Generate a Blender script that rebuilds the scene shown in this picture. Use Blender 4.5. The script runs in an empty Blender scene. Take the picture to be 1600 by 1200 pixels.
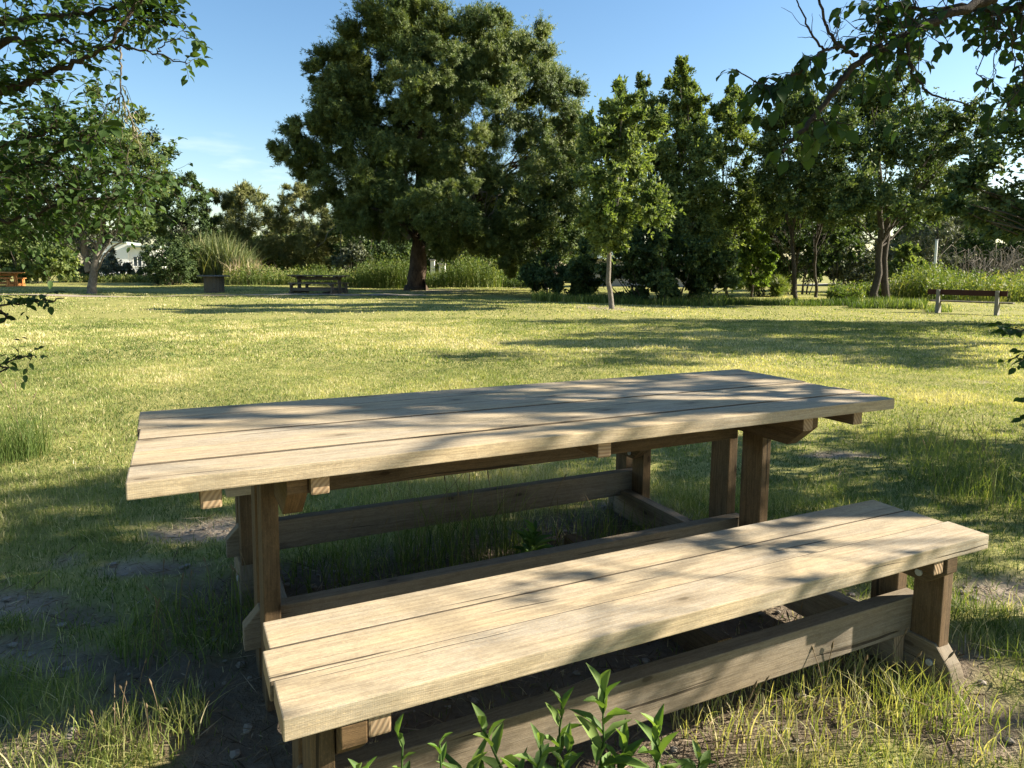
import bpy, bmesh, math, random
import numpy as np
from mathutils import Vector, Matrix
SC = bpy.context.scene
COL = SC.collection
R = math.radians

# ---------------------------------------------------------------- camera, world, sun, exposure
F, PITCH, ROLL, CAMH, PY0 = 1088.9, .1030, .0099, 1.263, 531.2      # solved from the table and bench edges (1600x1200 px)
cam = bpy.data.cameras.new('camera'); cam.sensor_width = 36; cam.lens = 36 * F / 1600
cam.shift_y = -(600 - PY0) / 1600; cam.clip_start = .05; cam.clip_end = 2000
camo = bpy.data.objects.new('camera', cam); COL.objects.link(camo); SC.camera = camo
camo.matrix_world = Matrix.Translation((0, 0, CAMH)) @ Matrix.Rotation(math.pi / 2 - PITCH, 4, 'X') @ Matrix.Rotation(ROLL, 4, 'Z')
SUN_AZ, SUN_EL = math.atan2(.992, .122), R(26.8)                      # azimuth from +Y towards +X
SUNV = Vector((math.sin(SUN_AZ) * math.cos(SUN_EL), math.cos(SUN_AZ) * math.cos(SUN_EL), math.sin(SUN_EL)))
W = bpy.data.worlds.new('World'); SC.world = W; W.use_nodes = True
nt = W.node_tree; nt.nodes.clear()
def wn(t, **k):
    n = nt.nodes.new(t)
    for a, v in k.items(): setattr(n, a, v)
    return n
sky = wn('ShaderNodeTexSky', sky_type='NISHITA', sun_disc=False, sun_elevation=SUN_EL, sun_rotation=SUN_AZ, air_density=1.1, dust_density=.6, ozone_density=1.6)
bg = wn('ShaderNodeBackground'); bg.inputs[1].default_value = .06
out = wn('ShaderNodeOutputWorld')
tc = wn('ShaderNodeTexCoord'); sep = wn('ShaderNodeSeparateXYZ'); nt.links.new(tc.outputs['Generated'], sep.inputs[0])
mp = wn('ShaderNodeMapping'); mp.inputs['Scale'].default_value = (5, 5, 22); nt.links.new(tc.outputs['Generated'], mp.inputs[0])
ns = wn('ShaderNodeTexNoise'); ns.inputs['Scale'].default_value = 1.3; ns.inputs['Detail'].default_value = 6; nt.links.new(mp.outputs[0], ns.inputs['Vector'])
r1 = wn('ShaderNodeMapRange'); r1.inputs[1].default_value = .60; r1.inputs[2].default_value = .95; nt.links.new(ns.outputs[0], r1.inputs[0])
r2 = wn('ShaderNodeMapRange'); r2.inputs[1].default_value = .20; r2.inputs[2].default_value = .10; nt.links.new(sep.outputs[2], r2.inputs[0])
mu = wn('ShaderNodeMath', operation='MULTIPLY'); nt.links.new(r1.outputs[0], mu.inputs[0]); nt.links.new(r2.outputs[0], mu.inputs[1])
mx = wn('ShaderNodeMixRGB'); mx.inputs[2].default_value = (7., 7.2, 7.6, 1); nt.links.new(mu.outputs[0], mx.inputs[0]); hs_ = wn('ShaderNodeHueSaturation'); hs_.inputs['Saturation'].default_value = 1.2; nt.links.new(sky.outputs[0], hs_.inputs['Color']); nt.links.new(hs_.outputs[0], mx.inputs[1])
nt.links.new(mx.outputs[0], bg.inputs[0]); nt.links.new(bg.outputs[0], out.inputs[0])
sl = bpy.data.lights.new('sun', 'SUN'); sl.energy = 5.0; sl.angle = R(.53); sl.color = (1, .91, .76)
so = bpy.data.objects.new('sun', sl); COL.objects.link(so); so.rotation_euler = SUNV.to_track_quat('Z', 'Y').to_euler(); so.location = (0, 0, 30)
SC.view_settings.view_transform = 'Standard'; SC.view_settings.look = 'None'; SC.view_settings.exposure = 1.85; SC.view_settings.gamma = 1
SC.render.engine = 'CYCLES'; SC.cycles.max_bounces = 6; SC.cycles.diffuse_bounces = 3; SC.cycles.glossy_bounces = 2
SC.cycles.transmission_bounces = 4; SC.cycles.transparent_max_bounces = 4; SC.cycles.use_denoising = True
SC.cycles.sample_clamp_indirect = 4

# ---------------------------------------------------------------- helpers
def ray(px, py):
    x, y = px - 800, py - PY0; cr, sr = math.cos(ROLL), math.sin(ROLL)
    X, Y = cr * x + sr * y, -sr * x + cr * y; u = -Y / F
    return np.array([X / F, math.cos(PITCH) + math.sin(PITCH) * u, -math.sin(PITCH) + math.cos(PITCH) * u])
CAMP = np.array([0, 0, CAMH])
def at(px, py, Y):                      # the point seen at a pixel of the photograph, Y metres ahead
    v = ray(px, py); return CAMP + v * (Y / v[1])
def gp(px, py, z=0.):                   # the point of the ground seen at a pixel
    v = ray(px, py); return CAMP + v * ((z - CAMH) / v[2])
def tag(o, label=None, cat=None, group=None, kind=None):
    for k, v in (('label', label), ('category', cat), ('group', group), ('kind', kind)):
        if v: o[k] = v
    return o
def thing(name, label, cat, loc=(0, 0, 0), rz=0, group=None):
    o = bpy.data.objects.new(name, None); COL.objects.link(o); o.location = loc; o.rotation_euler = (0, 0, rz)
    o.empty_display_size = .2
    return tag(o, label, cat, group)
def link(name, me, mat, parent=None, smooth=False):
    o = bpy.data.objects.new(name, me); COL.objects.link(o)
    for m in (mat if isinstance(mat, (list, tuple)) else [mat]): me.materials.append(m)
    if smooth: me.shade_smooth()
    if parent is not None: o.parent = parent
    return o
def copy_tree(o, parent=None):
    c = o.copy(); COL.objects.link(c)
    if parent is not None: c.parent = parent
    for ch in list(o.children): copy_tree(ch, c)
    return c
def fast_mesh(name, V, quads=None, tris=None, tint=None, uv=None):
    me = bpy.data.meshes.new(name); V = np.ascontiguousarray(V, np.float32)
    q = np.zeros((0, 4), np.int32) if quads is None else np.asarray(quads, np.int32)
    t = np.zeros((0, 3), np.int32) if tris is None else np.asarray(tris, np.int32)
    me.vertices.add(len(V)); me.vertices.foreach_set('co', V.ravel())
    L = np.concatenate([q.ravel(), t.ravel()]); me.loops.add(len(L)); me.loops.foreach_set('vertex_index', L)
    st = np.concatenate([np.arange(len(q)) * 4, len(q) * 4 + np.arange(len(t)) * 3]).astype(np.int32)
    me.polygons.add(len(st)); me.polygons.foreach_set('loop_start', st)
    me.update(calc_edges=True)
    if tint is not None:
        a = me.attributes.new('tint', 'FLOAT', 'POINT'); a.data.foreach_set('value', np.ascontiguousarray(tint, np.float32))
    return me
def nz(v): return v / np.maximum(np.linalg.norm(v, axis=-1, keepdims=True), 1e-9)
def hash2(ix, iy, s):
    n = (ix.astype(np.int64) * 374761393 + iy.astype(np.int64) * 668265263 + s * 974634541) & 0xffffffff
    n = ((n ^ (n >> 13)) * 1274126177) & 0xffffffff
    return ((n ^ (n >> 16)) & 0xffff) / 65535.
def noise2(x, y, s=0):
    xi, yi = np.floor(x), np.floor(y); fx, fy = x - xi, y - yi; fx = fx * fx * (3 - 2 * fx); fy = fy * fy * (3 - 2 * fy)
    a, b, c, d = hash2(xi, yi, s), hash2(xi + 1, yi, s), hash2(xi, yi + 1, s), hash2(xi + 1, yi + 1, s)
    return (a * (1 - fx) + b * fx) * (1 - fy) + (c * (1 - fx) + d * fx) * fy
def fbm(x, y, s=0, o=4):
    r, a, t = 0, 1, 0
    for k in range(o):
        r = r + a * noise2(x * 2 ** k, y * 2 ** k, s + k); t += a; a *= .5
    return r / t
def smooth(a, b, x):
    t = np.clip((x - a) / (b - a), 0, 1); return t * t * (3 - 2 * t)

class Tubes:                            # tapering limbs gathered into one mesh
    def __init__(s): s.V, s.Q, s.n = [], [], 0
    def add(s, P, r, k=6):
        P = np.asarray(P, float); r = np.asarray(r, float) * np.ones(len(P)); T = nz(np.gradient(P, axis=0))
        ref = np.array([0, 0, 1.]) if abs(T[0][2]) < .8 else np.array([1., 0, 0])
        A = nz(np.cross(T, ref)); B = np.cross(T, A); an = np.arange(k) * 2 * math.pi / k
        ring = P[:, None] + r[:, None, None] * (np.cos(an)[None, :, None] * A[:, None] + np.sin(an)[None, :, None] * B[:, None])
        i = np.arange(len(P) - 1)[:, None] * k + np.arange(k)[None]; j = np.arange(len(P) - 1)[:, None] * k + (np.arange(k)[None] + 1) % k
        s.V.append(ring.reshape(-1, 3)); s.Q.append(np.stack([i, j, j + k, i + k], -1).reshape(-1, 4) + s.n); s.n += len(P) * k
    def mesh(s, name): return fast_mesh(name, np.concatenate(s.V), np.concatenate(s.Q))
def curve_pts(P, n, rng=None, wob=0.):
    P = np.asarray(P, float); t = np.linspace(0, len(P) - 1, n); i = np.clip(t.astype(int), 0, len(P) - 2); f = (t - i)[:, None]
    p0, p1, p2, p3 = P[np.maximum(i - 1, 0)], P[i], P[i + 1], P[np.minimum(i + 2, len(P) - 1)]
    C = .5 * (2 * p1 + (p2 - p0) * f + (2 * p0 - 5 * p1 + 4 * p2 - p3) * f ** 2 + (3 * p1 - p0 - 3 * p2 + p3) * f ** 3)
    if rng is not None and wob: C[1:-1] += rng.normal(0, wob, C[1:-1].shape)
    return C

# ---------------------------------------------------------------- materials
class NT:
    def __init__(s, name):
        s.m = bpy.data.materials.new(name); s.m.use_nodes = True; s.t = s.m.node_tree; s.t.nodes.clear()
        s.out = s.n('ShaderNodeOutputMaterial')
    def n(s, t, ins=None, **k):
        n = s.t.nodes.new(t)
        for a, v in k.items(): setattr(n, a, v)
        for a, v in (ins or {}).items(): s.set(n, a, v)
        return n
    def set(s, n, a, v):
        if hasattr(v, 'is_linked') or isinstance(v, bpy.types.NodeSocket): s.t.links.new(v, n.inputs[a])
        else: n.inputs[a].default_value = v
    def noise(s, vec, scale, detail=4, rough=.6): return s.n('ShaderNodeTexNoise', {'Vector': vec, 'Scale': scale, 'Detail': detail, 'Roughness': rough}).outputs[0]
    def map(s, vec, sc, loc=(0, 0, 0)): return s.n('ShaderNodeMapping', {'Vector': vec, 'Scale': sc, 'Location': loc}).outputs[0]
    def ramp(s, f, stops):
        r = s.n('ShaderNodeValToRGB', {'Fac': f}); e = r.color_ramp.elements
        while len(e) < len(stops): e.new(.5)
        for k, (p, c) in enumerate(stops): e[k].position = p; e[k].color = (*c, 1) if len(c) == 3 else c
        return r.outputs[0]
    def range(s, f, a, b, c=0., d=1.): return s.n('ShaderNodeMapRange', {0: f, 1: a, 2: b, 3: c, 4: d}).outputs[0]
    def mix(s, f, a, b, mode='MIX'): return s.n('ShaderNodeMixRGB', {0: f, 1: a, 2: b}, blend_type=mode).outputs[0]
    def math(s, op, a, b=0.): return s.n('ShaderNodeMath', {0: a, 1: b}, operation=op).outputs[0]
    def coord(s, k='Object'): return s.n('ShaderNodeTexCoord').outputs[k]
    def attr(s, name): return s.n('ShaderNodeAttribute', attribute_name=name).outputs['Fac']
    def pbr(s, col, rough=.8, bump=None, bs=.3, bd=.01, spec=.3):
        p = s.n('ShaderNodeBsdfPrincipled', {'Base Color': col, 'Roughness': rough, 'Specular IOR Level': spec})
        if bump is not None: s.set(p, 'Normal', s.n('ShaderNodeBump', {'Height': bump, 'Strength': bs, 'Distance': bd}).outputs[0])
        s.t.links.new(p.outputs[0], s.out.inputs[0]); return s.m
def c4(c): return (*c, 1)
def leaf_mat(name, stops, trans=.35, rough=.6, spec=.2, tcol=(1.25, 1.3, .5)):
    k = NT(name); col = k.ramp(k.attr('tint'), stops)
    p = k.n('ShaderNodeBsdfPrincipled', {'Base Color': col, 'Roughness': rough, 'Specular IOR Level': spec})
    tr = k.n('ShaderNodeBsdfTranslucent', {'Color': k.mix(1., col, c4(tcol), 'MULTIPLY')})
    ms = k.n('ShaderNodeMixShader', {0: trans, 1: p.outputs[0], 2: tr.outputs[0]}); k.t.links.new(ms.outputs[0], k.out.inputs[0]); return k.m
def bark_mat(name, dark, light, sc=6., bs=.8):
    k = NT(name); v = k.coord(); n1 = k.noise(k.map(v, (sc, sc, sc * .35)), 3., 6, .7); n2 = k.noise(v, sc * 6, 3)
    f = k.math('MULTIPLY_ADD', n1, .8); k.set(f.node, 2, k.math('MULTIPLY', n2, .2))
    return k.pbr(k.ramp(f, [(.3, dark), (.68, light)]), .9, f, bs, .05, .15)
def wood_mat(name, warm, grey, dark, gw=.5, saw=0.):
    k = NT(name); uv = k.coord('UV')
    big = k.noise(k.map(uv, (1.1, 5, 1)), 1.6, 4, .6)
    warp = k.noise(k.map(uv, (2.2, 9, 1)), 1., 3, .5)
    uvw = k.n('ShaderNodeVectorMath', {0: uv, 1: k.n('ShaderNodeCombineXYZ', {1: k.math('MULTIPLY', k.math('SUBTRACT', warp, .5), .03)}).outputs[0]}, operation='ADD').outputs[0]
    g1 = k.noise(k.map(uvw, (1.8, 95, 1)), 1., 5, .65)
    g2 = k.noise(k.map(uvw, (9, 420, 1)), 1., 3, .6)
    sp = k.noise(k.map(uv, (130, 260, 1)), 1., 3, .7)
    # knots: rings round scattered points
    vo = k.n('ShaderNodeTexVoronoi', {'Vector': k.map(uvw, (2.3, 5.5, 1)), 'Scale': 1.}, voronoi_dimensions='2D')
    kd = vo.outputs['Distance']; kn = k.range(kd, .062, .03)
    pick = k.math('GREATER_THAN', k.n('ShaderNodeSeparateColor', {0: vo.outputs['Color']}).outputs[0], .35)
    kn = k.math('MULTIPLY', kn, pick)
    ringf = k.math('MULTIPLY', k.math('MULTIPLY', k.range(kd, .2, .05), pick), .45)
    big = k.math('ADD', k.math('MULTIPLY', big, .55), k.math('MULTIPLY', k.noise(uv, .9, 2), .45)); col = k.mix(k.range(big, .5 - .13 * gw, .5 + .13 * gw), c4(grey), c4(warm))
    col = k.mix(k.math('MULTIPLY', k.range(g1, .56, .40), .42), col, c4(dark))
    col = k.mix(k.math('MULTIPLY', k.range(g2, .55, .38), .38), col, c4(dark))
    col = k.mix(k.math('MULTIPLY', k.range(sp, .5, .66), .4), col, c4([min(1, x * 1.3) for x in warm]))
    col = k.mix(k.math('MAXIMUM', k.math('MULTIPLY', kn, .9), ringf), col, c4([x * .55 for x in dark]))
    cr = k.noise(k.map(uvw, (1.3, 60, 1), (3.1, 7.7, 0)), 1., 2, .4); crk = k.range(cr, .315, .290)
    col = k.mix(k.math('MULTIPLY', crk, .9), col, (.03, .022, .014, 1))
    mt = k.noise(k.map(uv, (26, 60, 1)), 1., 4, .75); col = k.mix(k.math('MULTIPLY', k.range(mt, .52, .38), .35), col, c4([x * 1.1 for x in dark])); st = k.noise(k.map(uv, (3.2, 12, 1), (9, 4, 0)), 1., 5, .7)
    col = k.mix(k.math('MULTIPLY', k.range(st, .58, .74), .45), col, c4([x * .8 for x in dark]))
    h = k.math('SUBTRACT', k.math('MULTIPLY_ADD', g1, .6), k.math('MULTIPLY', crk, .8)); k.set(h.node.inputs[0].links[0].from_node, 2, k.math('MULTIPLY', g2, .4))
    if saw:
        w = k.n('ShaderNodeTexWave', {'Vector': k.map(uv, (1, .06, 1)), 'Scale': 70., 'Distortion': 1.5}); h = k.math('ADD', h, k.math('MULTIPLY', w.outputs[1], saw))
    return k.pbr(col, .85, h, .5, .004, .2)
def end_mat(name, a, b):
    k = NT(name); v = k.coord('UV'); d = k.noise(v, 9., 3)
    vv = k.n('ShaderNodeVectorMath', {0: k.map(v, (1, 1, 1), (.05, .04, 0)), 1: k.n('ShaderNodeCombineXYZ', {0: k.math('MULTIPLY', d, .012)}).outputs[0]}, operation='ADD').outputs[0]
    w = k.n('ShaderNodeTexWave', {'Vector': vv, 'Scale': 28., 'Distortion': 1.6}, wave_type='RINGS', rings_direction='Z')
    return k.pbr(k.mix(w.outputs[1], c4(a), c4(b)), .9, w.outputs[1], .3, .003, .1)
M = {}
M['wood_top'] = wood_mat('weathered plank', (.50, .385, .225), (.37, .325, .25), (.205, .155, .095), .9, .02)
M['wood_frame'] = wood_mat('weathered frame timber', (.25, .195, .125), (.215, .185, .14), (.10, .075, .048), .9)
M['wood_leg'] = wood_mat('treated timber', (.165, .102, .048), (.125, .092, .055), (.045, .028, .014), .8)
M['wood_gap_shade'] = wood_mat('shade toned plank edge', (.17, .13, .085), (.14, .115, .085), (.06, .045, .03), .5)  # dark tone on inner plank sides, painted-in shade of the gaps
M['wood_end'] = end_mat('end grain', (.25, .17, .10), (.36, .26, .16))
M['wood_orange'] = wood_mat('orange varnished plank', (.62, .26, .07), (.55, .27, .10), (.33, .13, .04), .8)
M['wood_dark'] = wood_mat('old dark timber', (.15, .12, .085), (.12, .11, .09), (.06, .05, .035), .8)
M['wood_red'] = wood_mat('dark red varnished slat', (.06, .024, .017), (.055, .028, .02), (.028, .012, .009), .8)
M['bark_pine'] = bark_mat('pine bark', (.02, .014, .01), (.12, .085, .06), 2.2, 1.)
M['bark_grey'] = bark_mat('grey bark', (.06, .052, .042), (.26, .23, .19), 7.)
M['bark_dark'] = bark_mat('dark bark', (.025, .02, .015), (.10, .085, .065), 8.)
M['bark_limb'] = bark_mat('limb bark', (.022, .017, .013), (.085, .066, .048), 18., .6)
M['bark_dead'] = bark_mat('dead twig bark', (.12, .105, .08), (.27, .235, .185), 10., .5)
LS = lambda a, b, c: [(0, a), (.5, b), (1, c)]
M['pine'] = leaf_mat('pine needles', LS((.028, .055, .02), (.092, .128, .04), (.215, .24, .075)), .28, .6, .25)
M['pine_light'] = leaf_mat('young pine needles', LS((.07, .09, .032), (.14, .155, .055), (.26, .25, .10)), .22, .6, .25)
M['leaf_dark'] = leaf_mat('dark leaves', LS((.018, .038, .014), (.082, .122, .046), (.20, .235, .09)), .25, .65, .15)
M['leaf_mid'] = leaf_mat('green leaves', LS((.03, .06, .016), (.115, .158, .055), (.26, .295, .11)), .4, .65, .15)
M['leaf_near'] = leaf_mat('near leaves', LS((.022, .046, .013), (.05, .092, .024), (.105, .155, .04)), .45, .6, .2)
M['leaf_bright'] = leaf_mat('bright young leaves', LS((.08, .125, .025), (.13, .195, .04), (.21, .29, .07)), .4, .5, .35)
M['leaf_olive'] = leaf_mat('grey green leaves', LS((.06, .075, .045), (.12, .135, .085), (.22, .225, .15)), .2, .6, .3)
M['reed'] = leaf_mat('reed leaves', LS((.06, .095, .035), (.14, .17, .065), (.32, .28, .14)), .25, .6, .25)
M['weed'] = leaf_mat('meadow weeds', LS((.045, .08, .018), (.125, .17, .04), (.32, .30, .11)), .35, .6, .25)
M['grass'] = leaf_mat('grass blades', [(0, (.05, .085, .018)), (.32, (.13, .175, .042)), (.6, (.275, .305, .095)), (.82, (.50, .44, .21)), (1, (.60, .52, .35))], .35, .6, .25)
M['herb'] = leaf_mat('herb leaves', LS((.06, .115, .024), (.11, .19, .04), (.20, .28, .075)), .35, .6, .25)
M['dry'] = leaf_mat('dry stalks', LS((.20, .15, .09), (.36, .29, .18), (.58, .50, .36)), .2, .8, .15)
M['litter'] = leaf_mat('dry litter', LS((.06, .04, .025), (.19, .14, .09), (.42, .34, .24)), .1, .85, .1)

def solid(name, c, rough=.8, nscale=8., var=.25, bs=.2):
    k = NT(name); n = k.noise(k.coord(), nscale, 5, .65)
    return k.pbr(k.mix(n, c4([x * (1 - var) for x in c]), c4([min(1, x * (1 + var)) for x in c])), rough, n, bs, .01, .2)
M['concrete'] = solid('concrete', (.19, .18, .155), .9, 14.)
M['slate'] = solid('dark slab', (.10, .10, .095), .8, 6.)
M['white'] = solid('white render', (.78, .77, .72), .8, 3., .06)
M['plaster'] = solid('pale plaster', (.46, .42, .38), .85, 2., .12)
M['roof'] = solid('grey green roof sheet', (.22, .27, .24), .6, 3.)
M['glass'] = solid('window glass', (.05, .065, .08), .12, 1., .1, 0.)
M['steel'] = solid('galvanised steel', (.42, .42, .40), .55, 20., .12)
M['stone'] = solid('small stones', (.24, .21, .17), .9, 20., .4)
M['path'] = solid('trodden earth', (.30, .25, .19), .95, 4., .25)
M['pale_path'] = solid('pale gravel', (.42, .39, .33), .95, 5., .2)

# ---------------------------------------------------------------- the ground
TH = .4526; AX = np.array([math.cos(TH), math.sin(TH)]); BX = np.array([-math.sin(TH), math.cos(TH)])
A0 = np.array([-.8245, 1.4576]); TC = A0 + AX * 1.25 + BX * .43      # table: near left corner, middle
def tuv(x, y):
    dx, dy = x - A0[0], y - A0[1]; return dx * AX[0] + dy * AX[1], dx * BX[0] + dy * BX[1]
DIRT = [(gp(45, 945), .6, .17), (gp(140, 965), .7, .17), (gp(270, 885), .6, .22), (gp(372, 825), .55, .26), (gp(60, 1030), .5, .12), (gp(1312, 712), .42, .16), (gp(1525, 597), .6, .35),
        (gp(160, 1150), .42, .18), (gp(1520, 1130), .4, .25), (gp(1580, 930), .5, .2), (gp(20, 1010), .5, .16), (gp(420, 700), .8, .3), (gp(955, 484), 1.5, .5), (gp(650, 455), 5., 1.6), (gp(1365, 478), 3, .8), (gp(1250, 474), 2, .6)]
def soil(x, y):
    n = fbm(x * 3.1, y * 3.1, 5, 4); n2 = fbm(x * 11, y * 11, 9, 3)
    s = np.zeros_like(x)
    for (c, rx, ry) in DIRT:
        d = np.hypot((x - c[0]) / rx, (y - c[1]) / ry); s = np.maximum(s, 1.05 - d + (n - .5) * 1.6)
    u, v = tuv(x, y)
    under = np.minimum(np.minimum(u + .35, 2.75 - u) * 2.2, np.minimum(v + .66, 1.55 - v) * 3.5)
    s = np.maximum(s, np.clip(under, -1, 1) * .95 + (n - .5) * 1.2 - .12)
    return np.clip(smooth(.25, .7, s + (n2 - .5) * .35), 0, 1)
def gz(x, y):
    d = np.hypot(x, y)
    return (fbm(x * 1.7, y * 1.7, 3, 4) - .5) * .05 * smooth(0, 2, d) + (fbm(x * .13, y * .13, 8, 3) - .5) * .35 * smooth(6, 30, d)
def gaxis(fine, lo, hi, far, g=1.16):
    m = list(np.arange(lo, hi + 1e-6, fine)); st = fine; p = hi
    while p < far: st *= g; p += st; m.append(p)
    st = fine; p = lo
    while p > -far: st *= g; p -= st; m.insert(0, p)
    return np.array(m)
gx, gy = gaxis(.07, -5, 6, 700), gaxis(.07, .4, 9, 900)
GX, GY = np.meshgrid(gx, gy); nx_, ny_ = len(gx), len(gy); so_ = soil(GX.ravel(), GY.ravel())
Z = gz(GX.ravel(), GY.ravel()) - so_ * .012 + so_ * (fbm(GX.ravel() * 14, GY.ravel() * 14, 2, 2) - .5) * .02
idx = (np.arange(ny_ - 1)[:, None] * nx_ + np.arange(nx_ - 1)[None]).ravel()
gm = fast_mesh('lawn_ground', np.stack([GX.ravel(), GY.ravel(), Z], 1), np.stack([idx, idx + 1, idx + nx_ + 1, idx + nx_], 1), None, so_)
k = NT('lawn soil'); P_ = k.coord()
big = k.noise(P_, .35, 5, .65); med = k.noise(P_, 2.4, 5, .7); fin = k.noise(P_, 38., 4, .7); mot = k.noise(k.map(P_, (1, 2.2, 1)), 9., 4, .7)
gcol = k.ramp(k.math('MULTIPLY_ADD', med, .55), [(.32, (.09, .12, .03)), (.5, (.23, .235, .065)), (.66, (.38, .335, .12)), (.8, (.48, .39, .19))])
k.set(gcol.node.inputs[0].links[0].from_node, 2, k.math('ADD', k.math('MULTIPLY', big, .3), k.math('MULTIPLY', mot, .15)))
gcol = k.mix(.5, gcol, k.mix(fin, (.05, .065, .018, 1), (.46, .40, .15, 1)))
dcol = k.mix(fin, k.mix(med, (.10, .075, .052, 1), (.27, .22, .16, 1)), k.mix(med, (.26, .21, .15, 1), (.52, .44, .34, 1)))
dcol = k.mix(k.math('MULTIPLY', k.attr('under_shade'), .62), dcol, k.mix(fin, (.025, .017, .011, 1), (.12, .085, .056, 1)))  # soil colour darkened under table and benches as painted shade
b_ = k.math('ADD', k.math('MULTIPLY', fin, .6), k.math('MULTIPLY', mot, .4))
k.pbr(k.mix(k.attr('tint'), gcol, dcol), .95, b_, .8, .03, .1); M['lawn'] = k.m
uu, vv = tuv(GX.ravel(), GY.ravel()); hm = smooth(-.2, .25, np.minimum(np.minimum(uu + .35, 2.75 - uu), np.minimum(vv + .75, 1.55 - vv)) + (fbm(GX.ravel() * 3, GY.ravel() * 3, 77, 3) - .5) * .5)  # mask of the painted shade: table and bench footprint, ragged edge
ha = gm.attributes.new('under_shade', 'FLOAT', 'POINT'); ha.data.foreach_set('value', hm.astype(np.float32))
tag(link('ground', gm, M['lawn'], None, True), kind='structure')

def strip(name, pts, w, mat, z=.004, wob=.25, n=60, seed=1):     # a worn path laid on the ground
    rng = np.random.default_rng(seed); C = curve_pts(pts, n); T = nz(np.gradient(C[:, :2], axis=0)); N = np.stack([-T[:, 1], T[:, 0]], 1)
    V = []
    for s in np.linspace(-1, 1, 7):
        ww = w * (1 + wob * (fbm(C[:, 0] * .8 + s, C[:, 1] * .8, seed, 3) - .5) * 2)
        q = C[:, :2] + N * (s * ww)[:, None] * .5; V.append(np.stack([q[:, 0], q[:, 1], gz(q[:, 0], q[:, 1]) + z + .02], 1))
    V = np.concatenate(V); i = (np.arange(6)[:, None] * n + np.arange(n - 1)[None]).ravel()
    return tag(link(name, fast_mesh(name, V, np.stack([i, i + 1, i + n + 1, i + n], 1)), mat), kind='structure')
strip('dirt_path', [gp(-300, 461), gp(200, 461.5), gp(420, 462), gp(560, 463), gp(660, 460)], 1.1, M['path'], seed=4)
strip('gravel_path', [gp(830, 452), gp(850, 441), gp(800, 436), gp(740, 433)], 2.2, M['pale_path'], seed=6)
strip('gravel_path', [gp(1240, 446), gp(1330, 443), gp(1420, 440)], 2.4, M['pale_path'], seed=7)

# ---------------------------------------------------------------- timber furniture
def prism(bm, prof, u0, u1, axis, uvs, mats, bev=.003, rng=random):
    """profile (list of 2-D points) extruded from u0 to u1 along an axis of the local frame; grain runs along the longest side"""
    vs0, vs1 = [], []
    def P(t, p): return {'u': (t, p[0], p[1]), 'v': (p[0], t, p[1]), 'z': (p[0], p[1], t)}[axis]
    nb = bmesh.new(); L = nb.loops.layers.uv.new('UVMap')
    vs0 = [nb.verts.new(P(u0, p)) for p in prof]; vs1 = [nb.verts.new(P(u1, p)) for p in prof]
    nb.faces.new(vs0[::-1]); nb.faces.new(vs1)
    for i in range(len(prof)): j = (i + 1) % len(prof); nb.faces.new((vs0[i], vs0[j], vs1[j], vs1[i]))
    bmesh.ops.recalc_face_normals(nb, faces=nb.faces)
    if bev: bmesh.ops.bevel(nb, geom=list(nb.edges), offset=bev, segments=2, affect='EDGES', profile=.6)
    co = [v.co for v in nb.verts]; ext = [max(c[i] for c in co) - min(c[i] for c in co) for i in range(3)]
    g = ext.index(max(ext)); o1, o2 = [i for i in range(3) if i != g]; ou, ov = rng.uniform(0, 60), rng.uniform(0, 60)
    for f in nb.faces:
        n = [abs(x) for x in f.normal]; end = n[g] > .8
        f.material_index = mats[1] if end else mats[0]; f.smooth = False
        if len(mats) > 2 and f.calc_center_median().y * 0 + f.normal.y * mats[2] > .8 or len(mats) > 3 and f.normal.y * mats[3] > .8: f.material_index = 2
        for l in f.loops:
            c = l.vert.co
            if end: l[L].uv = (c[o1] - .02, c[o2] - .02)
            else: l[L].uv = (c[g] + ou, (c[o1] if n[o2] > n[o1] else c[o2] + .37) + ov)
    me = bpy.data.meshes.new('tmp'); nb.to_mesh(me); nb.free(); bm.from_mesh(me); bpy.data.meshes.remove(me)
def box(bm, u0, u1, v0, v1, z0, z1, bev=.003, mats=(0, 1)):       # mats[2:]: sides along the grain that carry material 2
    e = (u1 - u0, v1 - v0, z1 - z0); g = e.index(max(e))
    if g == 0: prism(bm, [(v0, z0), (v1, z0), (v1, z1), (v0, z1)], u0, u1, 'u', 0, mats, bev)
    elif g == 1: prism(bm, [(u0, z0), (u1, z0), (u1, z1), (u0, z1)], v0, v1, 'v', 0, mats, bev)
    else: prism(bm, [(u0, v0), (u1, v0), (u1, v1), (u0, v1)], z0, z1, 'z', 0, mats, bev)
def part(name, fn, mats, parent):
    bm = bmesh.new(); bm.loops.layers.uv.new('UVMap'); fn(bm); me = bpy.data.meshes.new(name); bm.to_mesh(me); bm.free()
    return link(name, me, mats, parent)
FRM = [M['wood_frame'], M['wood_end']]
TOP, LEG = [M['wood_top'], M['wood_end'], M['wood_gap_shade']], [M['wood_leg'], M['wood_end']]
random.seed(4)
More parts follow.
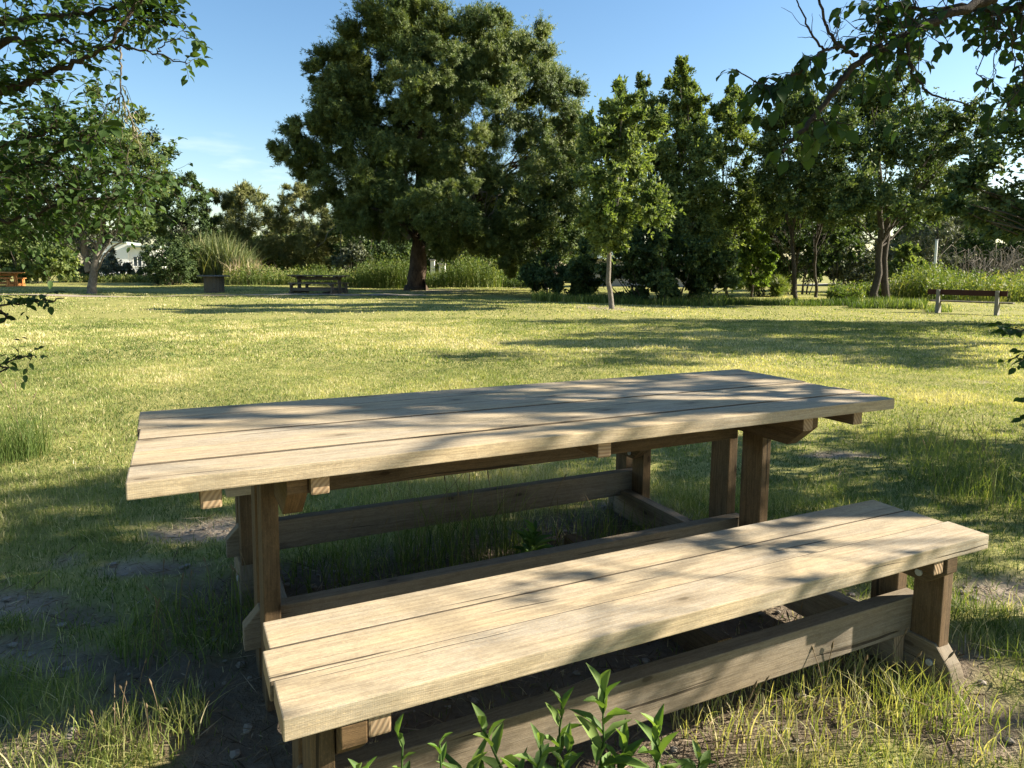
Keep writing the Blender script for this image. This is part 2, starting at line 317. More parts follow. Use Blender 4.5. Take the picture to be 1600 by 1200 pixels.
def make_picnic(label):
    t = thing('picnic_table', label, 'picnic table', (TC[0], TC[1], 0), TH, 'picnic tables with benches')
    U, Vv = -1.25, -.43                       # local frame: middle of the table
    def top(bm):
        w = .808 / 6
        for i in range(6):
            d = random.uniform(-.006, .006); g = (.004, .008, .005, .009, .006, .005)[i]; dz = random.uniform(-.0015, .0015)
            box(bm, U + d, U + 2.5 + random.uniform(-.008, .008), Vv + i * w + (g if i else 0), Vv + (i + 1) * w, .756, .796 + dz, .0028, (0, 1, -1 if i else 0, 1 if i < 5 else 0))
    part('tabletop', top, TOP, t)
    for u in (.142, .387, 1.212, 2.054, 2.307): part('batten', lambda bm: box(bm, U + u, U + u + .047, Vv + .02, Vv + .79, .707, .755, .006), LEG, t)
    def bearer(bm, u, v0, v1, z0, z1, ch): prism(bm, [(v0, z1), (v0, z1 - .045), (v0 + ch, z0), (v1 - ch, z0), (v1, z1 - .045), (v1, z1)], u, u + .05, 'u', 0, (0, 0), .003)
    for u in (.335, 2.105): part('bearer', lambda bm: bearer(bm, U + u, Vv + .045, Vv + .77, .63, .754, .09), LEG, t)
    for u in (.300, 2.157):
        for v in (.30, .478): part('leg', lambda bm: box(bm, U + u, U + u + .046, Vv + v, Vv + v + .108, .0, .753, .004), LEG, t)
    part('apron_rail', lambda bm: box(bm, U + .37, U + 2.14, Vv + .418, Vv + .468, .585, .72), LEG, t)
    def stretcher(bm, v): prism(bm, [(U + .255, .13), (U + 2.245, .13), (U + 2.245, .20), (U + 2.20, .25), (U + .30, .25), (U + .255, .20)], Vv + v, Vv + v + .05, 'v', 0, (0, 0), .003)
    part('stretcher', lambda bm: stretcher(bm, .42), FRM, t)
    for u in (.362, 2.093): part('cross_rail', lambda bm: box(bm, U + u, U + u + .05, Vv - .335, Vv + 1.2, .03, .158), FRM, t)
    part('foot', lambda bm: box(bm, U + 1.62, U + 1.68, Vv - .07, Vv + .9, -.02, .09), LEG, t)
    def bolt(bm, u, v, z, q=.011): prism(bm, [(v + q * math.cos(i * .785), z + q * math.sin(i * .785)) for i in range(8)], u - .009, u - .0005, 'u', 0, (0, 0), .0025)
    for u in (.335, 2.105):
        for v in (.35, .53): part('bolt', lambda bm: bolt(bm, U + u, Vv + v, .69), [M['steel'], M['steel']], t)
    for s in (-1, 1):
        def V2(v): return Vv + .43 + s * (v - .43) if s > 0 else Vv + v
        sgn = s
        c = .43 - .746 if s < 0 else .43 + .746      # middle of this bench's frame
        def seat(bm):
            w = .376 / 3; f0 = -.474 if s < 0 else .43 + .718 - .188
            for i in range(3):
                d = (.0, -.006, .008)[i]
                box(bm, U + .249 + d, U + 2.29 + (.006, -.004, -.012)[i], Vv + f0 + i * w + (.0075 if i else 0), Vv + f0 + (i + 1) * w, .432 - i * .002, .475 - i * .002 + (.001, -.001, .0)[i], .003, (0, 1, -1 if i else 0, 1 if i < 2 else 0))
        b = part('bench', seat, TOP, t)
        for u in (.300, 2.157):
            for v in (-.118, .026): part('leg', lambda bm: box(bm, U + u, U + u + .046, Vv + c + v, Vv + c + v + .092, .115, .43, .003), LEG, b)
            part('foot', lambda bm: prism(bm, [(Vv + c - .168, -.02), (Vv + c - .168, .055), (Vv + c - .155, .085), (Vv + c - .11, .138), (Vv + c + .11, .138), (Vv + c + .155, .085), (Vv + c + .168, .055), (Vv + c + .168, -.02)], U + u - .008, U + u + .052, 'u', 0, (0, 0), .004), FRM, b)
        for u in (.349, 2.106): part('bearer', lambda bm: bearer(bm, U + u, Vv + c - .155, Vv + c + .2, .335, .43, .06), LEG, b)
        for u in (.401, 2.054): part('batten', lambda bm: box(bm, U + u, U + u + .045, Vv + c - .15, Vv + c + .19, .388, .4295, .005), LEG, b)
        part('stretcher', lambda bm: stretcher(bm, c - .025), FRM, b)
        for u in (.349, 2.106):
            for (v, z) in ((-.075, .36), (.09, .36), (-.10, .075)): part('bolt', lambda bm: bolt(bm, U + u - (.057 if z < .1 and u < 1 else -.043 if z < .1 else 0), Vv + c + v, z), [M['steel'], M['steel']], b)
    return t
pt = make_picnic('weathered pine picnic table in the foreground, its two plank benches joined on')
pt['category'] = 'picnic table'
def recolour(o, pairs):
    for ch in o.children_recursive:
        for s in ch.material_slots:
            if s.material in pairs: m = pairs[s.material]; s.link = 'OBJECT'; s.material = m
f1 = copy_tree(pt); f1['label'] = 'dark weathered picnic table with benches standing left of the big pine trunk'
p = gp(499, 461); f1.location = (p[0], p[1], gz(p[:1], p[1:2])[0]); f1.rotation_euler.z = R(-9)
recolour(f1, {M['wood_top']: M['wood_dark'], M['wood_leg']: M['wood_dark'], M['wood_frame']: M['wood_dark'], M['wood_end']: M['wood_dark']})
f2 = copy_tree(pt); f2['label'] = 'picnic table with sunlit orange planks beyond the lawn, cut by the left edge'
p = gp(-4, 447); f2.location = (p[0], p[1], gz(p[:1], p[1:2])[0]); f2.rotation_euler.z = R(8)
recolour(f2, {M['wood_top']: M['wood_orange'], M['wood_leg']: M['wood_orange'], M['wood_frame']: M['wood_orange'], M['wood_end']: M['wood_orange']})

# park bench seen from behind
p = gp(1509, 488); pb = thing('park_bench', 'park bench with dark red slat back on grey concrete posts, seen from behind', 'bench', (p[0], p[1], gz(p[:1], p[1:2])[0]), R(-44))
RED, CON = [M['wood_red'], M['wood_red']], [M['concrete'], M['concrete']]
for x in (-.80, .80):
    def post(bm, x=x):
        prism(bm, [(-.06, -.05), (.06, -.05), (.05, .42), (.0, .77), (-.09, .77), (-.07, .42)], x - .05, x + .05, 'u', 0, (0, 0), .008)
        prism(bm, [(.06, -.05), (.30, -.05), (.30, .05), (.26, .37), (.0, .37), (.05, .2)], x - .046, x + .046, 'u', 0, (0, 0), .008)
    part('leg', post, CON, pb)
part('backrest', lambda bm: box(bm, -1.12, 1.06, .012, .05, .60, .775, .006), RED, pb)
def pseat(bm):
    for i in range(3): box(bm, -1.06, 1.20, .08 + i * .125, .195 + i * .125, .375, .415, .006)
part('seat', pseat, [M['wood_dark'], M['wood_dark']], pb)

# drum table: round slab on a thick staved drum
p = gp(335, 456); dt = thing('drum_table', 'dark table with a thin slab on a thick staved drum at the lawn edge', 'table', (p[0], p[1], gz(p[:1], p[1:2])[0]))
def disc(bm, r, z0, z1, n, wav=0., jig=0.):
    prof = [((r + (wav if i % 2 else 0)) * math.cos(6.2832 * i / n), (r + (wav if i % 2 else 0)) * math.sin(6.2832 * i / n)) for i in range(n)]
    prism(bm, prof, z0, z1, 'z', 0, (0, 0), .006)
part('pedestal', lambda bm: disc(bm, .45, -.05, .74, 36, -.025), [M['wood_dark'], M['wood_dark']], dt)
part('slab', lambda bm: disc(bm, .74, .742, .80, 40), [M['slate'], M['slate']], dt)

# ---------------------------------------------------------------- distant house, walls, posts
def simple(name, fn, mat, parent=None): return part(name, fn, [mat, mat], parent)
p = at(190, 400, 72); hs = thing('white_house', 'white single storey house glimpsed past the forked trunk, windows and steps in front', 'house', (p[0], p[1], 0), R(14))
simple('wall', lambda bm: (box(bm, -2.3, .6, 0, 5, 0, 3.4, .0), box(bm, .605, 3.2, .3, 5, 0, 3.0, .0)), M['white'], hs)
rf = simple('roof', lambda bm: (box(bm, .65, 3.5, -.3, 5.2, 3.003, 3.22, .0), box(bm, -2.5, .55, -.2, 5.2, 3.403, 3.55, .0)), M['roof'], hs)
for x in (.95, 2.1):
    wf = simple('window', lambda bm: (box(bm, x, x + .08, .22, .297, 1., 2.1, .0), box(bm, x + .82, x + .9, .22, .297, 1., 2.1, .0), box(bm, x + .083, x + .817, .22, .297, 2.02, 2.1, .0), box(bm, x + .083, x + .817, .22, .297, 1., 1.08, .0), box(bm, x + .42, x + .48, .225, .297, 1.083, 2.017, .0)), M['white'], hs)
    simple('pane', lambda bm: box(bm, x + .083, x + .817, .25, .294, 1.083, 2.017, .0), M['glass'], wf)
simple('door', lambda bm: box(bm, -1.6, -.7, -.03, .0, 0.35, 2.4, .0), M['glass'], hs)
simple('steps', lambda bm: (box(bm, -1.2, 3., -.8, -.02, -.1, .3, .0), box(bm, -1., 2.8, -1.3, -.803, -.1, .16, .0)), M['pale_path'], hs)
p = at(1040, 420, 48); bl = thing('low_building', 'long low pale plastered building half hidden behind the dark grove', 'building', (p[0], p[1], 0), R(-2))
simple('wall', lambda bm: box(bm, -5., 4., 0, 4, -.2, 1.95, .0), M['plaster'], bl)
simple('roof', lambda bm: prism(bm, [(-.3, 1.953), (4.3, 1.953), (2, 2.5)], -5.2, 4.2, 'u', 0, (0, 0), 0), M['roof'], bl)
for (a_, w_) in ((-3.6, 1.), (-.6, 1.1), (2., 1.)): simple('window', lambda bm: box(bm, a_, a_ + w_, -.03, .0, .6, 1.5, .0), M['glass'], bl)
p = gp(1459, 452); p = at(1459, 440, 41)
pole = simple('fence_post', lambda bm: disc(bm, .07, -.1, 3.1, 10), M['white']); pole.location = (p[0], p[1], 0)
tag(pole, 'slim whitish pole standing among the weeds behind the park bench', 'pole')
simple('cap', lambda bm: disc(bm, .085, 3.1, 3.16, 10), M['steel'], pole)
for (px, w_, h_, lab) in ((676, .16, 1.75, 'taller pale stone pillar just right of the big pine trunk'), (691, .24, 1.45, 'shorter wider pale pillar right of the pine trunk')):
    p = at(px, 430, 56); q = simple('pillar', lambda bm: (box(bm, -w_, w_, -w_, w_, -.1, h_, .01)), M['white']); q.location = (p[0], p[1], 0)
    simple('pillar_cap', lambda bm: box(bm, -w_ - .05, w_ + .05, -w_ - .05, w_ + .05, h_ + .001, h_ + .12, .01), M['plaster'], q); tag(q, lab, 'pillar', 'pale pillars behind the pine')

# ---------------------------------------------------------------- foliage
def rhomb(O, A, N, L, Wd, tint):
    """one pointed quad per leaf"""
    S = nz(np.cross(A, N)); n = len(O); L = np.broadcast_to(L, n)[:, None]; Wd = np.broadcast_to(Wd, n)[:, None]
    V = np.stack([O, O + A * L * .42 + S * Wd * .5, O + A * L, O + A * L * .42 - S * Wd * .5], 1).reshape(-1, 3)
    i = np.arange(n)[:, None] * 4 + np.arange(4)[None]
    return V, i, np.repeat(tint, 4)
def big_leaf(O, A, N, L, Wd, tint, fold=.22, curl=.18):
    """a folded, pointed leaf with midrib for foliage seen close"""
    n = len(O); S = nz(np.cross(A, N)); N = np.cross(S, A); L = np.broadcast_to(L, n)[:, None]; Wd = np.broadcast_to(Wd, n)[:, None]
    def p(a, s, h): return O + A * L * a + S * Wd * s + N * (L * h)
    V = np.stack([p(0, 0, 0), p(.5, 0, -.02), p(1, 0, -curl), p(.22, .42, fold * .35), p(.55, .5, fold * .4 - curl * .2), p(.83, .24, fold * .15 - curl * .6),
                  p(.22, -.42, fold * .35), p(.55, -.5, fold * .4 - curl * .2), p(.83, -.24, fold * .15 - curl * .6)], 1).reshape(-1, 3)
    b = np.arange(n)[:, None] * 9
    q = np.concatenate([b + np.array([[0, 1, 4, 3]]), b + np.array([[1, 2, 5, 4]]), b + np.array([[0, 6, 7, 1]]), b + np.array([[1, 7, 8, 2]])])
    return V, q, np.repeat(tint, 9)
def unit(rng, n): return nz(rng.normal(size=(n, 3)))
def puff_leaves(rng, puffs, ntw, nlf, leaf, width, up=.35, outb=.6, droop=.15, spread=.9, needles=0, dens=1., tbase=None, hang=0.):
    """puffs: (x,y,z,rx,ry,rz). Twigs radiate in each puff, leaves sit along the twigs"""
    puffs = np.asarray(puffs, float); c0 = puffs[:, :3].mean(0); P = np.repeat(puffs, ntw, 0); n = len(P)
    outw = nz(P[:, :3] - c0 + np.array([0, 0, .01])); d = nz(unit(rng, n) + outw * outb + np.array([0, 0, up]))
    O = P[:, :3] + unit(rng, n) * P[:, 3:] * (rng.random((n, 1)) ** .5) * .42
    ln = d * P[:, 3:] * rng.uniform(.35, .82, (n, 1)) * spread
    ptint = np.repeat(rng.normal(0, .10, len(puffs)), ntw) + rng.normal(0, .08, n)
    O, ln, d, outw, pt = (np.repeat(v, nlf, 0) for v in (O, ln, d, outw, ptint)); m = len(O)
    t = rng.uniform(.12, 1.05, (m, 1)); r = np.linalg.norm(ln, axis=1, keepdims=True)
    pos = O + ln * t + np.array([0, 0, -1]) * droop * r * t * t + rng.normal(0, .035, (m, 3)) * r
    ax = nz(d * .7 + unit(rng, m) * .8 + np.array([0, 0, -hang]))
    nm = nz(unit(rng, m) * .7 + outw * .35 + d * .7 + np.array([0, 0, .4]))
    L = leaf * rng.uniform(.65, 1.25, m); tint = np.clip((.42 if tbase is None else tbase) + pt + rng.normal(0, .13, m), 0, 1)
    if needles:
        Vs, Qs, Ts, off = [], [], [], 0
        for k in range(needles):
            a2 = nz(d * .9 + unit(rng, m) * .75 + np.array([0, 0, .2])) if k == 0 else nz(np.cross(d, unit(rng, m)) + d * .25); v, q, tt = rhomb(pos, a2, nz(unit(rng, m) * .5 + outw * .3 + d), L, width * rng.uniform(.7, 1.2, m), tint)
            Vs.append(v); Qs.append(q + off); Ts.append(tt); off += len(v)
        return np.concatenate(Vs), np.concatenate(Qs), np.concatenate(Ts)
    return rhomb(pos, ax, nm, L, width * rng.uniform(.75, 1.2, m), tint)
def crown_mesh(name, rng, P, ntw, nlf, leaf, width, feather=None, **k):
    v, q, t = puff_leaves(rng, P, ntw, nlf, leaf, width, **k)
    if feather:                       # loose shoots that stand out of the clumps
        k = dict(k, up=feather[2], outb=.9, spread=feather[1], droop=.05); v2, q2, t2 = puff_leaves(rng, P, feather[0], int(nlf * 1.3), leaf, width, **k)
        v, q, t = np.concatenate([v, v2]), np.concatenate([q, q2 + len(v)]), np.concatenate([t, np.clip(t2 + .08, 0, 1)])
    return fast_mesh(name, v, q, None, t)
def trunk_limbs(rng, tb, base, top, r0, r1, puffs, lean=.15, frac=(.25, .8), flare=1.45, nmax=40, lr=.32):
    """trunk from base to top and a limb from the trunk to the puffs"""
    base, top = np.asarray(base, float), np.asarray(top, float); H = top[2] - base[2]
    mid = [base + (top - base) * f + np.array([rng.normal(0, lean * .12 * H), rng.normal(0, lean * .12 * H), 0]) for f in (.3, .62)]
    C = curve_pts([base + [0, 0, -.15], base + (top - base) * .06, *mid, top], 18, rng, H * .004); tt = np.linspace(0, 1, 18)
    rr = r0 + (r1 - r0) * tt; rr[0] *= flare; rr[1] *= 1 + (flare - 1) * .6; rr[2] *= 1 + (flare - 1) * .2
    tb.add(C, rr, 12)
    for p in [puffs[i] for i in rng.permutation(len(puffs))[:nmax]]:
        p = np.asarray(p); hz_ = (p[2] - base[2]) / H; f = np.clip(hz_ * rng.uniform(.55, .85), frac[0], frac[1]); i = int(f * 17); s = C[i]
        e = p[:3] + np.array([0, 0, -p[5] * .2]); m_ = s + (e - s) * .5 + np.array([0, 0, np.linalg.norm(e - s) * rng.uniform(-.02, .10)])
        tb.add(curve_pts([s, m_, e], 8, rng, np.linalg.norm(e - s) * .015), np.linspace(rr[i] * lr * rng.uniform(.7, 1.1), max(.012, rr[i] * .05), 8), 6)
        for q in range(2):
            e2 = p[:3] + unit(rng, 1)[0] * p[3:] * .7; tb.add(curve_pts([m_, (m_ + e2) / 2 + [0, 0, .1], e2], 5, rng, .02), np.linspace(rr[i] * lr * .4, .01, 5), 4)
def gzp(x, y): return float(gz(np.array([x]), np.array([y]))[0])
def tree(name, label, cat, base_px, puffs, mat, bark, r0, top, seed, group=None, ntw=40, nlf=12, leaf=.12, width=.06, Y=None, trunk_kw=None, **kw):
    """base_px: foot of the trunk in the photograph; puffs: world blobs that the crown fills"""
    rng = np.random.default_rng(seed); p = gp(*base_px) if Y is None else at(base_px[0], base_px[1], Y); z = gzp(p[0], p[1])
    base = np.array([p[0], p[1], z - .05]); t = thing(name, label, cat, base, 0, group)
    q = np.array(puffs, float); q[:, :3] -= base; tb = Tubes(); trunk_limbs(rng, tb, (0, 0, 0), np.asarray(top) - base, r0, r0 * .25, q, **(trunk_kw or {}))
    link('trunk', tb.mesh('trunk'), bark, t, True)
    link('crown', crown_mesh('crown', rng, q, ntw, nlf, leaf, width, **kw), mat, t); return t
def px_puffs(rows, Y, seed, depth, copies=2, squash=1., jit=.3, sub=0):
    """rows of (px, py, radius px): clumps of a crown at their distance, repeated in depth"""
    rng = np.random.default_rng(seed); o = []
    for (x, y, r) in rows:
        for c in range(copies):
            dy = rng.uniform(-1, 1) * depth * .5 if copies > 1 else 0.
            if copies > 1: dy = (-.5 + (c + rng.uniform(.2, .8)) / copies) * depth
            P = at(x + rng.normal(0, jit * r * .5), y + rng.normal(0, jit * r * .4), Y); P = P + np.array([P[0] / Y * dy * .6, dy, 0])
            R_ = r * Y / F * rng.uniform(.8, 1.15); o.append((*P, R_, R_, R_ * squash))
            for q in range(sub):
                v = nz(rng.normal(size=3)) * R_ * rng.uniform(.75, 1.25); v[2] = v[2] * .9 + .12 * R_; k_ = R_ * rng.uniform(.3, .6); o.append((*(P + v), k_, k_, k_ * rng.uniform(.8, 1.3)))
    return o

# the big pine
YP = gp(651, 455)[1]
pine_rows = [(640, 22, 42), (592, 42, 42), (690, 52, 46), (545, 72, 36), (742, 66, 42), (800, 80, 44), (848, 112, 36), (520, 112, 28), (562, 132, 46), (640, 112, 56), (702, 132, 52), (780, 142, 56), (850, 172, 44),
    (884, 206, 26), (520, 192, 30), (580, 200, 46), (648, 192, 46), (878, 250, 34), (828, 240, 50), (760, 210, 54), (470, 228, 24), (500, 244, 36), (560, 268, 46), (622, 262, 42), (690, 262, 38), (720, 290, 46), (800, 300, 50),
    (872, 296, 36), (462, 262, 20), (520, 296, 32), (575, 318, 34), (742, 340, 40), (600, 300, 36), (640, 326, 28), (792, 352, 38), (850, 345, 40), (540, 160, 34), (905, 226, 18), (508, 140, 18), (650, 200, 60), (700, 230, 60), (600, 240, 56), (680, 170, 56), (630, 290, 50), (760, 270, 56), (548, 108, 36), (530, 172, 36), (575, 165, 44), (520, 215, 34), (730, 115, 44), (618, 60, 44), (668, 30, 34), (580, 345, 30), (560, 350, 26), (620, 360, 28), (720, 375, 34), (760, 385, 32), (690, 385, 24), (800, 395, 30)]
pine_rows = [(651 + (x - 651) * .985, y + max(0, 14 - y * .1), q) for (x, y, q) in pine_rows] + [(800, 110, 44), (770, 120, 44), (835, 150, 40), (720, 75, 44), (760, 90, 40)]
pp = px_puffs(pine_rows, YP + .5, 11, 8., 3, .85, .35, 2)
pp += px_puffs([(684, 300, 34), (655, 318, 26), (716, 322, 30), (692, 345, 36), (660, 348, 26), (738, 352, 24), (760, 160, 40), (660, 140, 40), (700, 90, 36), (820, 270, 36)], YP - 4.6, 12, 1.5, 1, .8, .3, 3)
pine = tree('pine_tree', 'huge old pine with a broad rounded dark crown and thick trunk behind the lawn', 'pine tree', (651, 453), pp, M['pine'], M['bark_pine'], .62, at(662, 70, YP + .5), 3, tbase=.54, ntw=72, nlf=14, leaf=.16, width=.038, needles=3, spread=1.02, feather=(10, 1.5, .6), outb=.9, up=.4, droop=.05, trunk_kw=dict(nmax=26, flare=1.7, lean=.05, lr=.24, frac=(.42, .85)))
tb = Tubes(); rng = np.random.default_rng(5)
for (a_, b_, r_) in (((640, 372), (548, 318), .13), ((600, 338), (528, 352), .07), ((655, 350), (760, 300), .15), ((790, 310), (770, 330), .05)):
    s, e = at(*a_, YP - .4) - np.array(pine.location), at(*b_, YP - 2.2) - np.array(pine.location); C = curve_pts([s, (s + e) / 2 + [0, 0, .5], e], 10, rng, .06); tb.add(C, np.linspace(r_, .03, 10), 7)
    for q in range(9):
        j = rng.integers(3, 10); v = unit(rng, 1)[0] * .9 + [0, 0, -.7]; tb.add(curve_pts([C[j], C[j] + v * .5, C[j] + v * 1.1 + [0, 0, -.3]], 5, rng, .05), np.linspace(.03, .008, 5), 4)
link('dead_limb', tb.mesh('dead_limb'), M['bark_dead'], pine, True)

# forked tree on the left
YL = gp(142, 458)[1]
lp = px_puffs([(60, 250, 42), (110, 215, 40), (160, 205, 36), (205, 225, 36), (240, 260, 28), (40, 300, 44), (95, 290, 46), (150, 270, 46), (205, 290, 40), (245, 300, 24), (20, 340, 38), (75, 345, 40), (130, 335, 36), (190, 340, 34), (225, 345, 24), (20, 250, 36), (-30, 300, 50)], YL, 21, 5.5, 2, .75, .4, 3)
lt = tree('broadleaf_tree', 'spreading tree with a pale grey forked trunk at the left of the lawn', 'tree', (142, 458), lp, M['leaf_mid'], M['bark_grey'], .23, at(165, 330, YL), 22, ntw=34, nlf=14, leaf=.14, width=.075, up=.1, spread=1.15, outb=.5, feather=(6, 1.9, .4), trunk_kw=dict(nmax=26, frac=(.3, .95), lean=.05, lr=.42, flare=1.5))
tb = Tubes(); b0 = np.array(lt.location); tb.add(curve_pts([at(140, 425, YL) - b0, at(133, 395, YL) - b0, at(128, 365, YL) - b0, at(100, 325, YL) - b0], 12, rng, .015), np.linspace(.17, .06, 12), 10)
for q in range(14):
    e = at(rng.uniform(10, 130), rng.uniform(260, 340), YL + rng.uniform(-2, 2)) - b0; s = at(rng.uniform(118, 130), rng.uniform(340, 362), YL) - b0; tb.add(curve_pts([s, (s + e) / 2 + [0, 0, -.2], e], 7, rng, .08), np.linspace(.05, .012, 7), 5)
link('second_stem', tb.mesh('second_stem'), M['bark_grey'], lt, True)

# shrubs and trees along the far edge
def mass(name, label, cat, rows, Y, mat, seed, depth=3., copies=2, squash=.85, group=None, leaf=.17, width=.1, ntw=52, nlf=12, trunk=True, sub=3, **kw):
    ntw = int(ntw * (.42 if sub else 1)); rng = np.random.default_rng(seed); P = np.array(px_puffs(rows, Y, seed, depth, copies, squash, .4, sub)); bx, by = P[:, 0].mean(), P[:, 1].mean(); z = gzp(bx, by)
    t = thing(name, label, cat, (bx, by, z), 0, group); P[:, :3] -= np.array([bx, by, z]); P[:, 2] = np.maximum(P[:, 2], P[:, 5] * .55)
    tb = Tubes(); hi = P[:, 2].max(); n0 = 1 if trunk else 6
    if trunk: trunk_limbs(rng, tb, (0, 0, 0), (rng.normal(0, .2), rng.normal(0, .2), hi * .8), max(.07, hi * .022), .02, P, nmax=14, frac=(.4, .9))
    else:
        for p in P[rng.permutation(len(P))[:18]]: tb.add(curve_pts([(p[0] * .5, p[1] * .5, -.1), (p[0] * .8, p[1] * .8, p[2] * .5), p[:3] + [0, 0, p[5] * .3]], 6, rng, .05), np.linspace(.03, .008, 6), 5)
    link('trunk' if trunk else 'stems', tb.mesh('stem'), M['bark_dark'], t, True)
    link('crown' if trunk else 'foliage', crown_mesh('crown', rng, P, ntw, nlf, leaf, width, feather=(5, 1.9, .6) if sub else None, **kw), mat, t); return t
mass('conifer_tree', 'dark spiky tree standing just right of the forked trunk tree', 'tree', [(290, 290, 14), (280, 312, 24), (305, 318, 18), (262, 335, 28), (300, 345, 28), (245, 360, 26), (285, 370, 30), (320, 350, 16), (270, 388, 24)], 49, M['leaf_dark'], 31, 3.5, 2, .8, leaf=.2, ntw=40, tbase=.3)
mass('round_shrub', 'dense dark rounded shrub left of the drum table', 'shrub', [(245, 405, 22), (270, 400, 24), (235, 425, 20), (262, 425, 26), (290, 424, 16), (285, 408, 16)], 44, M['leaf_dark'], 32, 2.6, 3, .9, leaf=.13, width=.07, ntw=50, trunk=False, tbase=.35)
mass('leafy_shrub', 'big leafy green shrub at the far left behind the orange picnic table', 'shrub', [(-10, 390, 36), (30, 385, 30), (70, 395, 24), (20, 420, 26), (60, 422, 22), (92, 418, 18), (100, 400, 12), (-20, 350, 40), (30, 362, 24)], 44, M['leaf_mid'], 33, 3., 2, .8, leaf=.26, width=.14, ntw=34, trunk=False, tbase=.5)
mass('small_shrub', 'small yellowish bush behind the forked trunk in front of the white house', 'shrub', [(120, 418, 13), (165, 415, 14), (185, 422, 13), (150, 425, 12), (205, 428, 10)], 50, M['leaf_olive'], 34, 2., 2, .8, leaf=.16, trunk=False, tbase=.55)
mass('young_pine', 'yellow green young pine left of the big pine, the left one of two', 'pine tree', [(385, 298, 14), (372, 318, 20), (402, 318, 20), (360, 345, 24), (395, 345, 28), (420, 350, 20), (352, 375, 22), (385, 375, 28), (415, 380, 24), (350, 312, 10), (370, 402, 20), (405, 404, 20)], 52, M['pine_light'], 35, 4., 2, .9, 'pair of young pines beyond the reeds', leaf=.28, width=.05, ntw=40, needles=2, tbase=.5)
mass('young_pine', 'yellow green young pine touching the big pine, the right one of two', 'pine tree', [(470, 302, 14), (455, 325, 20), (488, 322, 22), (445, 352, 24), (480, 352, 28), (505, 350, 20), (450, 382, 24), (485, 385, 26), (515, 372, 16), (432, 385, 18), (465, 405, 22), (500, 402, 20)], 51, M['pine_light'], 36, 4., 2, .9, 'pair of young pines beyond the reeds', leaf=.28, width=.05, ntw=40, needles=2, tbase=.55)
mass('dark_tree', 'dark bushy tree under the left side of the big pine crown', 'tree', [(545, 345, 28), (575, 360, 30), (600, 385, 30), (550, 385, 28), (580, 405, 26), (540, 410, 18), (615, 415, 22), (610, 350, 26)], 50, M['leaf_dark'], 37, 3., 2, .9, ntw=36, leaf=.2, tbase=.3)
mass('dark_shrub', 'dark shrub between the young pines and the tall weeds', 'shrub', [(430, 405, 20), (460, 408, 18), (490, 410, 18), (520, 415, 14), (405, 408, 14)], 53, M['leaf_dark'], 38, 2., 2, .8, trunk=False, tbase=.4)
mass('light_shrub', 'pale grey green shrub in front of the dark trees left of the pine trunk', 'shrub', [(545, 405, 13), (562, 398, 11), (530, 412, 10), (575, 410, 9)], 47, M['leaf_olive'], 39, 1.5, 2, .9, trunk=False)
mass('leafy_shrub', 'low rounded green shrub right of the pillars, behind the pine trunk', 'shrub', [(745, 412, 18), (770, 408, 18), (790, 418, 14), (725, 424, 12), (760, 425, 16)], 52, M['leaf_mid'], 40, 2., 2, .8, trunk=False, tbase=.5)
mass('dark_tree', 'dark broadleaf tree filling the gap right of the big pine', 'tree', [(880, 262, 24), (905, 285, 28), (860, 300, 34), (835, 335, 36), (890, 325, 34), (860, 360, 36), (820, 375, 30), (900, 365, 32), (880, 395, 30), (840, 405, 28), (925, 300, 20)], 36, M['leaf_dark'], 41, 4., 2, .9, ntw=44, nlf=12, leaf=.2, tbase=.5)
mass('low_shrub', 'dark low shrub at the lawn edge left of the pale slim trunk', 'shrub', [(850, 425, 24), (885, 430, 24), (915, 432, 20), (825, 435, 16), (860, 445, 20), (900, 450, 20)], 31, M['leaf_dark'], 42, 2., 2, .8, trunk=False, leaf=.16, tbase=.35)

